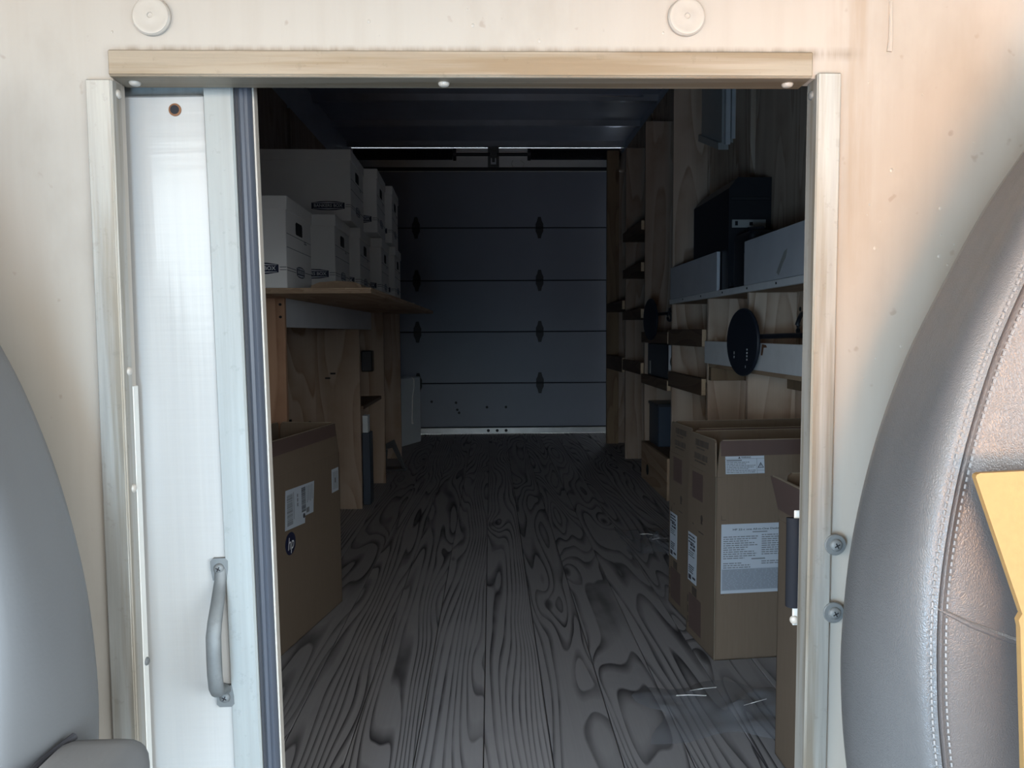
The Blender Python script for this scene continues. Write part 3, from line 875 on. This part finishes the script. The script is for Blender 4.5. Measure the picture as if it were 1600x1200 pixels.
# the left carton: its long side looks right (rotated a quarter turn)
a = math.atan2(0.08, 0.41)
t5, f5 = carton('open tall brown carton at the left with white shipping labels and a round logo', (-0.566, 1.965, 0.0005), math.pi / 2 - a, (4, 5, 4, 3))
# its front (long) face now looks towards +x
f, m = f5['front']
rects('brown_band', 'brown_print', f, m, [(0.016, CL - 0.016, CF * 0.57, CF - 0.001)], 0.0003)
F = FR(0, -0.0002, 0); F2 = FR(0, -0.0007, 0); F3 = FR(0, -0.0011, 0)
off = 0.025
p = polys('shipping_label', 'label_paper', t5, F, [[(0.042 + off, 0.325), (0.165 + off, 0.318), (0.166 + off, 0.338), (0.222 + off, 0.336), (0.232 + off, 0.425), (0.050 + off, 0.432)]])
barcode('barcode', p, F2, 0.056 + off, 0.090 + off, 0.334, 0.420, 'grey_ink', True, 5)
barcode('barcode', p, F2, 0.146 + off, 0.172 + off, 0.352, 0.422, 'ink', True, 6)
rects('label_print', 'grey_ink', p, F2, [(0.096 + off, 0.0985 + off, 0.345, 0.42), (0.118 + off, 0.124 + off, 0.388, 0.398), (0.118 + off, 0.124 + off, 0.401, 0.410), (0.118 + off, 0.124 + off, 0.375, 0.385)]
      + [(0.182 + off + 0.011 * k, 0.1845 + off + 0.011 * k, 0.372 + 0.004 * (k % 2), 0.42) for k in range(4)] + [(0.176 + off, 0.195 + off, 0.344, 0.358)], 0.0002)
polys('address_mark', 'ink', p, F2, [circle(0.007, 16, 1.0, 0.160 + off, 0.340)], 0.0002)
p = rects('small_label', 'label_paper', t5, F, [(0.360 + off, 0.412 + off, 0.362, 0.434)])
rects('label_print', 'grey_ink', p, F2, [(0.370 + off + 0.010 * k, 0.373 + off + 0.010 * k, 0.370, 0.425) for k in range(4)] + [(0.383 + off, 0.391 + off, 0.39, 0.405)], 0.0002)
p = polys('round_logo', 'navy_logo', t5, F, [circle(0.031, 36, 1.0, 0.072 + off, 0.284)], 0.0005)
text('logo_lettering', 'hp', 0.04, 'logo_white', p, FR(0.072 + off, -0.0012, 0.283), shear=0.28, width=0.036, height=0.044)

# ------------------------------------------------------------------ things among the left uprights
o = thing('flat_panel_screen', 'thin blue-black panel standing on edge between the left plywood uprights', 'panel', (-0.62, 3.83, 0))
B('casing', 'slate_plastic', o, (-0.022, 0.017, -0.04, 0.05, 0.0, 0.36), bev=0.003)
B('paper_strip', 'appliance_white', o, (-0.020, 0.006, -0.03, 0.03, 0.36, 0.445), bev=0.001, label='pale strip at the top')
ap = thing('white_appliance', 'white metal appliance leaning by the rear door with a dangling cord', 'appliance', (-0.555, 6.0, 0), 0)
ap.rotation_euler = (0, 0, -math.atan2(0.168, 0.419))
B('casing', 'appliance_white', ap, (-0.16, 0.0, -0.66, 0.0, 0.005, 0.515), bev=0.006)
B('socket_strip', 'strip_paint', ap, (0.0, 0.006, -0.60, -0.38, 0.15, 0.20), bev=0.002)
B('socket', 'hole_dark', ap, (0.006, 0.008, -0.47, -0.455, 0.168, 0.185), (0.006, 0.008, -0.44, -0.425, 0.168, 0.185))
B('lower_strip', 'strip_paint', ap, (0.0, 0.02, -0.60, -0.44, 0.10, 0.125), bev=0.002)
bm = bmesh.new(); tube(bm, [(0.006, -0.15, 0.515), (0.008, -0.125, 0.50), (0.008, -0.12, 0.44), (0.008, -0.15, 0.36), (0.008, -0.155, 0.26), (0.008, -0.16, 0.19)], 0.004, 6)
obj('cord', bm, 'cable_white', ap, smooth=True)
bm = bmesh.new(); tube(bm, [(0.008, -0.16, 0.19), (0.012, -0.16, 0.16)], [0.006, 0.009], 8); obj('cord_plug', bm, 'cable_white', ap, smooth=True)
o = thing('black_floor_stand', 'small black folding stand on the floor beside the white appliance', 'stand', (-0.62, 4.78, 0))
bm = bmesh.new(); prism(bm, [(-0.05, 0.16), (0.01, 0.19), (0.085, 0.0), (0.065, 0.0), (0.0, 0.14), (-0.05, 0.13)], 'y', -0.02, 0.0); obj('leg', bm, 'black_plastic', o)
bm = bmesh.new(); prism(bm, [(-0.06, 0.0), (0.085, 0.0), (0.075, 0.012), (-0.06, 0.012)], 'y', -0.05, 0.05); obj('foot_bar', bm, 'black_plastic', o)
bm = bmesh.new(); prism(bm, [(-0.06, 0.012), (-0.04, 0.012), (-0.03, 0.13), (-0.05, 0.13)], 'y', -0.02, 0.0); obj('leg', bm, 'black_plastic', o)
for k, (x, h_, lab) in enumerate(((-0.955, 0.085, 'small dark wooden wedge poking up behind the left carton, nearest the sliding door'), (-0.865, 0.075, 'small dark wooden wedge poking up behind the left carton, nearer the shelf joint'))):
    bm = bmesh.new(); prism(bm, [(-0.04, 0.0), (0.03, 0.0), (0.004, h_ + 0.36), (-0.004, h_ + 0.36)], 'y', -0.015, 0.0)
    o = obj('wooden_wedge', bm, 'hole_dark'); o.location = (x, 3.66, 0.0)
    tag(o, lab, 'wood')

# ------------------------------------------------------------------ right shelving
rs_ = thing('timber_shelf_rack', 'plywood shelf rack along the right wall with painted and raw timber lips', 'shelf', (0.97, 3.6, 0))


def RB(name, mat, *boxes, bev=0.001, label=None):
    return B(name, mat, rs_, *[(a - 0.97, b - 0.97, c - 3.6, d - 3.6, e, f) for (a, b, c, d, e, f) in boxes], bev=bev, label=label)


for y, zt in ((2.645, 0.984), (3.14, 0.984), (3.77, 2.05), (4.45, 2.05), (5.09, 2.05), (5.84, 2.05)):
    RB('upright', 'plywood_right' if y < 4.0 else 'plywood_upright', (0.892, 1.06, y, y + 0.019, 0.0, zt))  # farther uprights take the darker plywood, their dimmer light put into the colour
RB('corner_post', 'stud_timber', (0.875, 0.965, 5.80, 5.838, 0.0, 2.2))
# upper shelf with two grey lip boards, light strip below
RB('shelf_board', 'plywood_level', (0.893, 1.06, 1.55, 3.768, 0.985, 1.001))
RB('lip_board', 'grey_paint', (0.880, 0.893, 2.99, 3.765, 1.008, 1.160), label='grey painted lip board')
RB('lip_board', 'grey_paint', (0.880, 0.893, 1.55, 2.665, 1.008, 1.160), label='grey painted lip board')
RB('lip_strip', 'strip_paint', (0.876, 0.893, 1.55, 3.765, 0.985, 1.0075), label='pale edge strip')
bm = bmesh.new()
for y in (2.35, 2.62, 2.90, 3.2, 3.5):
    cyl(bm, (0.8745 - 0.97, y - 3.6, 0.997), (0.8765 - 0.97, y - 3.6, 0.997), 0.004, seg=8)
o = obj('screw_heads', bm, 'hole_dark', rs_); o['kind'] = 'stuff'
bm = bmesh.new(); prism(bm, [(2.36, 1.03), (2.33, 1.06), (2.30, 1.088), (2.275, 1.095), (2.285, 1.07), (2.31, 1.05), (2.34, 1.02)], 'x', 0.8795, 0.8802)
bm.transform(Matrix.Translation((-0.97, -3.6, 0))); obj('paint_stain', bm, 'lamp_grey', rs_)
# lower near shelf
RB('shelf_board', 'plywood_level', (0.893, 1.06, 1.55, 3.138, 0.705, 0.721))
RB('lip_board', 'strip_paint', (0.876, 0.892, 1.55, 3.135, 0.721, 0.811), label='pale painted lip board')
RB('support_cleat', 'stud_timber', (0.894, 1.06, 3.10, 3.138, 0.650, 0.704))
RB('support_cleat', 'stud_timber', (1.03, 1.06, 1.6, 3.098, 0.650, 0.704))
bm = bmesh.new(); prism(bm, [(2.475, 0.772), (2.465, 0.808), (2.43, 0.806), (2.42, 0.798), (2.45, 0.797), (2.46, 0.772)], 'x', 0.8755, 0.8762)
bm.transform(Matrix.Translation((-0.97, -3.6, 0))); obj('paint_drip', bm, 'rust', rs_)
# raw timber lips of the cells further back
for (y0, y1, z0, z1) in ((3.165, 3.768, 0.786, 0.860), (3.165, 3.768, 0.583, 0.655),
                         (3.79, 4.448, 0.790, 0.850), (3.79, 4.448, 0.555, 0.608),
                         (4.47, 5.088, 0.60, 0.67), (4.47, 5.088, 0.93, 0.985), (4.47, 5.088, 1.20, 1.255), (4.47, 5.088, 1.44, 1.495),
                         (5.11, 5.80, 0.58, 0.68), (5.11, 5.80, 1.00, 1.06)):
    l = RB('timber_lip', 'dark_timber', (0.872, 0.891, y0, y1, z0, z1))  # dark timber carries the shade on the side faces of the lips
    B('lip_end', 'end_grain', l, (0.873 - 0.97, 0.890 - 0.97, y0 - 0.002 - 3.6, y0 - 3.6 + 0.0005, z0 + 0.002, z1 - 0.002), label='pale sawn end')
    RB('cell_board', 'dark_timber', (0.892, 1.06, y0 + 0.02, y1 - 0.0, z0, z0 + 0.016))
RB('kick_board', 'plywood_level', (0.876, 0.891, 3.79, 4.448, 0.0, 0.215))
bm = bmesh.new(); cyl(bm, (0.874 - 0.97, 4.27 - 3.6, 0.075), (0.8765 - 0.97, 4.27 - 3.6, 0.075), 0.03, seg=18); obj('cable_hole', bm, 'hole_dark', rs_)
RB('cell_board', 'dark_timber', (0.892, 1.06, 3.79, 4.448, 0.20, 0.2149))
bm = bmesh.new()
for (y, z) in ((2.92, 0.93), (2.62, 0.925), (2.75, 0.50), (2.66, 0.57), (2.55, 0.52)):
    cyl(bm, (1.0605 - 0.97, y - 3.6, z), (1.063 - 0.97, y - 3.6, z), 0.008, seg=8)
o = obj('nail_holes', bm, 'hole_dark', rs_); o['kind'] = 'stuff'

# black equipment case on the upper shelf
o = thing('equipment_case', 'large black equipment case on the upper right shelf behind the grey lip', 'case', (0.975, 2.90, 1.0015))
bm = bmesh.new(); prism(bm, [(-0.078, 0.0), (0.082, 0.0), (0.082, 0.425), (-0.045, 0.425), (-0.078, 0.385)], 'y', 0.0, 0.50); obj('casing', bm, 'black_plastic', o)
B('label_strip', 'lamp_grey', o, (-0.066, 0.062, -0.003, 0.0005, 0.238, 0.268), bev=0.001, label='grey label strip')
B('label_mark', 'hole_dark', o, (-0.055, -0.045, -0.005, -0.0025, 0.246, 0.262), (0.0, 0.012, -0.005, -0.0025, 0.246, 0.258))
for z in (0.02, 0.34):
    B('front_rim', 'black_iron', o, (-0.07, 0.075, -0.006, 0.0, z, z + 0.012), bev=0.001)
o = thing('gap_filler', 'added black filler darkening the gap between the two grey lip boards', 'filler', (0.94, 2.74, 1.0015))  # added black block that makes the inside of the gap dark
bm = bmesh.new(); bx(bm, -0.045, 0.07, -0.085, 0.10, 0.0, 0.20, bev=0.02, seg=3); obj('filler_body', bm, 'black_plastic', o, smooth=True)
bm = bmesh.new(); tube(bm, [(-0.046, -0.06, 0.02), (-0.052, -0.06, 0.12), (-0.03, -0.05, 0.205), (0.02, -0.04, 0.205)], 0.012, 8, 0.4); obj('filler_strip', bm, 'blue_black_plastic', o, smooth=True)

# grey housing high on the right upright
o = thing('strip_light_housing', 'slim grey metal light housing fixed upright high on the right plywood wall', 'lamp', (1.04, 3.55, 1.62))
bm = bmesh.new(); prism(bm, [(-0.17, 0.05), (0.155, 0.165), (0.155, 0.72), (-0.17, 0.72)], 'x', -0.030, 0.020); obj('housing', bm, 'lamp_grey', o)
bm = bmesh.new(); prism(bm, [(-0.20, 0.035), (-0.175, 0.045), (-0.175, 0.72), (-0.20, 0.72)], 'x', -0.022, -0.002); obj('side_rail', bm, 'lamp_edge', o)
bm = bmesh.new(); prism(bm, [(-0.20, 0.06), (-0.175, 0.07), (-0.175, 0.72), (-0.20, 0.72)], 'x', 0.004, 0.020); obj('side_rail', bm, 'lamp_edge', o)
bm = bmesh.new(); prism(bm, [(-0.17, 0.02), (0.155, 0.135), (0.155, 0.165), (-0.17, 0.05)], 'x', -0.045, 0.0); obj('end_clip', bm, 'lamp_grey', o)


# stands with round black bases, laid on the shelves
def round_stand(name, label, c, r, tilt, stem, head):
    t = thing(name, label, 'stand', c)
    bm = bmesh.new(); ax = Vector((math.cos(tilt), math.sin(tilt), 0.0))
    lathe(bm, [(r * 0.97, -0.006), (r, -0.002), (r, 0.003), (r * 0.93, 0.007), (r * 0.3, 0.012), (r * 0.12, 0.016)], (0, 0, 0), ax, 40)
    obj('base_disc', bm, 'blue_black_plastic', t, smooth=35)
    bm = bmesh.new(); tube(bm, stem, 0.0085, 10); obj('stem', bm, 'black_plastic', t, smooth=40)
    bm = bmesh.new(); tube(bm, head, 0.007, 8); obj('cable_loop', bm, 'black_plastic', t, smooth=40)
    return t


loop = [(0.12 + 0.004 * math.sin(k), -0.20 + 0.045 * math.cos(k * 2 * math.pi / 14), 0.055 + 0.036 * math.sin(k * 2 * math.pi / 14)) for k in range(15)]
t = round_stand('round_base_stand', 'black stand with a round disc base leaning over the pale lower lip', (0.8450, 2.56, 0.8135), 0.114, R(8),
                [(0.006, 0, 0.012), (0.03, -0.02, 0.018), (0.10, -0.16, 0.022), (0.13, -0.45, 0.022)], loop)
rects('base_print', 'logo_white', t, Matrix.Translation((-0.0055, 0.0, 0.0)) @ Matrix.Rotation(R(8), 4, 'Z') @ Matrix.Rotation(R(-90), 4, 'Z') @ Matrix.Rotation(R(90), 4, 'X'),
      [(0.038, 0.046, -0.060 + 0.011 * k, -0.054 + 0.011 * k) for k in range(4)] + [(-0.055, -0.049, -0.042, -0.032), (0.03, 0.034, -0.085, -0.077), (-0.055, -0.049, -0.055, -0.047)], 0.0006)
loop2 = [(0.05 + 0.004 * math.sin(k), -0.22 + 0.03 * math.cos(k * 2 * math.pi / 12), 0.02 + 0.03 * math.sin(k * 2 * math.pi / 12)) for k in range(13)]
round_stand('round_base_stand', 'black stand with a round disc base further back on the right rack', (0.845, 4.06, 0.915), 0.110, R(6.5),
            [(0.006, 0, 0.02), (0.04, -0.05, 0.028), (0.07, -0.25, 0.03)], loop2)

# desktop computer with silver fan panel
o = thing('desktop_computer', 'black desktop computer case with a silver fan panel on the right rack', 'computer', (0.945, 3.86, 0.6085))
B('casing', 'black_plastic', o, (-0.052, 0.10, 0.0, 0.50, 0.0, 0.178), bev=0.003)
B('fan_panel', 'silver_plate', o, (-0.05, 0.098, -0.004, 0.0, 0.004, 0.174), bev=0.001)
bm = bmesh.new()
for r in (0.058, 0.044, 0.030, 0.016):
    P_ = circle(r, 28); Q_ = circle(r - 0.006, 28)
    for k in range(28):
        a_, b_ = P_[k], P_[(k + 1) % 28]; c_, d_ = Q_[(k + 1) % 28], Q_[k]
        vs = [bm.verts.new((q[0] + 0.015, -0.0050, q[1] + 0.090)) for q in (a_, b_, c_, d_)]
        bm.faces.new(vs)
bmesh.ops.remove_doubles(bm, verts=bm.verts[:], dist=1e-5)
obj('fan_grille', bm, 'hole_dark', o)
B('side_badge', 'lamp_grey', o, (-0.0535, -0.052, 0.42, 0.46, 0.01, 0.08))
o = thing('dark_plastic_crate', 'dark blue plastic crate in the lowest cell of the right rack', 'crate', (0.985, 4.28, 0.2152))
B('shell', 'slate_plastic', o, (-0.07, 0.07, -0.10, 0.14, 0.0, 0.235), bev=0.004)
B('rim', 'black_plastic', o, (-0.075, 0.072, -0.105, 0.145, 0.222, 0.238), bev=0.002)


# ------------------------------------------------------------------ scraps of clear wrap on the floor
def film(label, loc, w, l, seed, amp):
    rng = random.Random(seed); bm = bmesh.new(); nx, ny = 16, 12
    ph = [rng.uniform(0, 6.28) for _ in range(6)]
    g = []
    for j in range(ny):
        row = []
        for i in range(nx):
            u, v = i / (nx - 1) - 0.5, j / (ny - 1) - 0.5
            e = 1 + 0.18 * math.sin(5 * math.atan2(v, u) + ph[5])
            z = amp * abs(math.sin(7 * u + ph[0] + 3 * v) * math.cos(9 * v + ph[1]) + 0.6 * math.sin(17 * u - 11 * v + ph[2])) + 0.001
            row.append(bm.verts.new((u * w * e, v * l * e, z * (1 - 1.6 * max(abs(u), abs(v))) + 0.001)))
        g.append(row)
    for j in range(ny - 1):
        for i in range(nx - 1):
            bm.faces.new((g[j][i], g[j][i + 1], g[j + 1][i + 1], g[j + 1][i]))
    o = obj('plastic_wrap', bm, 'clear_film', None, smooth=True); o.location = loc
    bm = bmesh.new()          # white threads drawn as glints on the folds of the film
    for q in range(3):
        x_, y_ = rng.uniform(-0.3, 0.2) * w, rng.uniform(-0.3, 0.3) * l
        a_ = rng.uniform(-0.6, 0.6)
        tube(bm, [(x_, y_, 0.012), (x_ + 0.03 * math.cos(a_), y_ + 0.03 * math.sin(a_), 0.017), (x_ + 0.07 * math.cos(a_ + 0.3), y_ + 0.07 * math.sin(a_ + 0.3), 0.010)], 0.0009, 5)
    c = obj('glint_thread', bm, 'white_carton', o); c['kind'] = 'stuff'
    return tag(o, label, 'plastic')


film('crumpled clear plastic wrap on the floor in front of the open right carton', (0.52, 1.66, 0.001), 0.34, 0.24, 3, 0.022)
film('crumpled clear plastic wrap on the floor beside the foot of the right rack', (0.66, 3.05, 0.001), 0.24, 0.36, 8, 0.03)


# ------------------------------------------------------------------ cab: floor and two seats
struct(B('ceiling_cab', 'headliner', None, (-1.25, 1.25, -0.60, YB, 1.34, 1.37), bev=0.004), 'unseen beige headliner of the cab, added to shade the bulkhead')  # out of view, height and tone set to keep sky off the bulkhead top
struct(B('floor_cab', 'cab_floor_mat', None, (-1.25, 1.25, -1.2, YB, -0.42, -0.40)), 'dark mat of the cab floor')


def smooth_closed(pts, n):
    """Catmull-Rom through a closed loop, resampled"""
    P_ = [Vector((p[0], 0, p[1])) for p in pts]; m = len(P_); out = []
    for i in range(m):
        a, b, c, d = P_[i - 1], P_[i], P_[(i + 1) % m], P_[(i + 2) % m]
        for k in range(12):
            t_ = k / 12
            out.append(0.5 * ((2 * b) + (c - a) * t_ + (2 * a - 5 * b + 4 * c - d) * t_ ** 2 + (3 * b - a - 3 * c + d) * t_ ** 3))
    L = [0.0]
    for i in range(len(out)):
        L.append(L[-1] + (out[(i + 1) % len(out)] - out[i]).length)
    res = []
    for k in range(n):
        s = L[-1] * k / n
        j = max(i for i in range(len(out)) if L[i] <= s)
        f = (s - L[j]) / max(1e-9, L[j + 1] - L[j])
        res.append(out[j].lerp(out[(j + 1) % len(out)], f))
    return res


# half outline of the backrest (distance from its own inner edge, height), inner edge = 0
HALF = [(0.265, 1.120), (0.205, 1.085), (0.1700, 1.036), (0.1412, 0.9953), (0.1106, 0.9483), (0.0800, 0.8903), (0.0494, 0.8265), (0.0241, 0.7510), (0.0069, 0.6688), (0.0003, 0.5964),
        (0.0, 0.54), (0.006, 0.4712), (0.02, 0.40), (0.055, 0.32), (0.13, 0.275), (0.265, 0.265)]
# how far the front seam wanders from the outline with height
WANDER = [(0.2, 0.022), (0.44, 0.021), (0.526, 0.0155), (0.60, 0.0085), (0.67, 0.002), (0.75, -0.003), (0.82, -0.008), (0.90, -0.0155), (1.0, -0.020), (1.2, -0.02)]


def wander(z):
    def lin(q):
        for (a, b), (c, d) in zip(WANDER, WANDER[1:]):
            if a <= q <= c:
                return b + (d - b) * (q - a) / (c - a)
        return WANDER[0][1] if q < 0.2 else WANDER[-1][1]
    return sum(lin(z + 0.012 * k) for k in range(-5, 6)) / 11


def seat(label, sgn, x_edge, dz=0.0):
    """sgn +1: seat to the right of the aisle, inner edge at x_edge; -1: mirrored"""
    cx = x_edge + sgn * 0.265
    t = thing('cab_seat', label, 'seat', (cx, 0.62, -0.40), 0)
    half = [((p[0] - 0.265), p[1] + dz) for p in HALF]
    loop = half + [(-p[0], p[1]) for p in half[-2:0:-1]]
    loop = [(sgn * p[0], p[1]) for p in loop]
    N = 220
    out = smooth_closed(loop, N)
    cen = Vector((0, 0, 0.70 + dz))
    nrm = []
    for i in range(N):
        d = out[(i + 1) % N] - out[i - 1]; nn = Vector((d.z, 0, -d.x)).normalized()
        if nn.dot(cen - out[i]) < 0:
            nn = -nn
        nrm.append(nn)

    def ring(bm, inset, y):
        vs = []
        w_ = max(0.0, min(1.0, (0.60 - y) / 0.05))
        for i in range(N):
            q_ = inset + w_ * wander(out[i].z - dz) if inset < 0.09 else inset
            p = out[i] + nrm[i] * q_
            if inset > 0.06:
                p = out[i] + nrm[i] * 0.06
                p = p.lerp(Vector((0, 0, 0.5 * p.z + 0.5 * cen.z)), min(1.0, (inset - 0.06) / 0.22) * 0.94)
            vs.append(bm.verts.new((p.x, y - 0.62, p.z + 0.40)))
        return vs

    def skin(bm, prof, close0=False, close1=False):
        rr = [ring(bm, a_, b_) for a_, b_ in prof]
        for u, v in zip(rr, rr[1:]):
            for i in range(N):
                bm.faces.new((u[i], u[(i + 1) % N], v[(i + 1) % N], v[i]))
        if close0:
            bm.faces.new(rr[0])
        if close1:
            bm.faces.new(rr[-1])
    bm = bmesh.new()
    skin(bm, [(0.10, 0.69), (0.06, 0.685), (0.034, 0.674), (0.013, 0.656)], True)
    obj('back_shell', bm, 'seat_vinyl', t, smooth=60)
    bm = bmesh.new()
    skin(bm, [(0.013, 0.656), (0.004, 0.648), (0.0, 0.636), (-0.001, 0.615), (-0.002, 0.59), (-0.003, 0.568), (-0.0015, 0.555), (0.0015, 0.5455), (0.0050, 0.5400), (0.0080, 0.5380), (0.0098, 0.5378), (0.0112, 0.5365), (0.0127, 0.5355), (0.0139, 0.5372), (0.0144, 0.541)])
    obj('side_bolster', bm, 'seat_bolster' if sgn > 0 else 'seat_vinyl', t, smooth=60)
    bm = bmesh.new()
    skin(bm, [(0.0146, 0.541), (0.0151, 0.5372), (0.0164, 0.5357), (0.0180, 0.5370), (0.0200, 0.5376), (0.0235, 0.5365), (0.035, 0.533), (0.059, 0.531), (0.085, 0.530), (0.11, 0.530)], False, True)
    c = obj('centre_panel', bm, 'seat_leather', t, smooth=60)
    # two rows of stitches along the seam
    bm = bmesh.new(); st = 0.0052
    for inset, y in ((0.0094, 0.5370), (0.0204, 0.5368)):
        pl = [out[i] + nrm[i] * (inset + wander(out[i].z - dz)) for i in range(N)]
        acc = 0.0
        for i in range(N):
            p, q = pl[i], pl[(i + 1) % N]; seg = (q - p).length; dirv = (q - p).normalized()
            if sgn * p.x > 0.05 or p.z < 0.3:
                acc = 0.0; continue
            s = -acc
            while s < seg:
                if s >= 0:
                    a_ = p + dirv * s; b_ = a_ + dirv * st * 0.62
                    cyl(bm, (a_.x, y - 0.62, a_.z + 0.40), (b_.x, y - 0.62, b_.z + 0.40), 0.0009, seg=5)
                s += st
            acc = seg - (s - st)
            acc = acc % st
    o = obj('stitching', bm, 'stitch_thread', t); o['kind'] = 'stuff'
    # diagonal seam across the centre panel
    bm = bmesh.new()
    x0 = sgn * (0.3205 - 0.3007 - 0.265)
    pts = [(x0, -0.0822, 1.0490 + dz), (x0 + sgn * 0.024, -0.0868, 1.0377 + dz), (x0 + sgn * 0.062, -0.0885, 1.0229 + dz), (x0 + sgn * 0.16, -0.088, 0.985 + dz), (-x0, -0.0835, 0.95 + dz)]
    tube(bm, pts, [0.0008, 0.0024, 0.0034, 0.0034, 0.0015], 8)
    obj('panel_seam', bm, 'seat_leather', t, smooth=True)
    # cushion and pedestal (below the frame)
    bm = bmesh.new(); bx(bm, -0.25, 0.25, -0.55, 0.03, 0.38, 0.54, bev=0.05, seg=4); obj('cushion', bm, 'seat_leather', t, smooth=True)
    bm = bmesh.new(); bx(bm, -0.19, 0.19, -0.45, 0.0, 0.0, 0.40, bev=0.01); obj('pedestal', bm, 'black_iron', t)
    return t


sr = seat('grey leather cab seat on the right with stitched side bolster', 1, 0.3007)
sl = seat('grey vinyl cab seat on the left with a padded armrest', -1, -0.3352, -0.022)
# armrest of the left seat
bm = bmesh.new(); bx(bm, -0.036, 0.036, -0.34, 0.0, -0.055, 0.0, bev=0.022, seg=5)
o = obj('armrest', bm, 'seat_vinyl', sl, smooth=60); o.location = (0.302, -0.035, 0.944)
bm = bmesh.new(); tube(bm, [(0.262, -0.035 - 0.34, 0.925), (0.2635, -0.18, 0.930), (0.265, -0.06, 0.935), (0.275, -0.035, 0.94)], 0.003, 8)
obj('armrest_gap_shade', bm, 'seam_dark', sl, smooth=True)  # dark tube drawn for the shade in the crevice beside the armrest

# yellow-brown cardboard resting against the right seat
bm = bmesh.new()
pts = [(0.3235, 0.7515), (0.3240, 0.7532), (0.3262, 0.7543), (0.43, 0.7580), (0.43, 0.48), (0.3680, 0.48), (0.3635, 0.560), (0.3578, 0.648), (0.3565, 0.653), (0.3588, 0.6575)]
prism(bm, pts, 'y', 0.5000, 0.5045)
o = obj('cardboard_sheet', bm, 'yellow_cardboard')
tag(o, 'yellow-brown cardboard sheet resting against the right cab seat', 'cardboard')
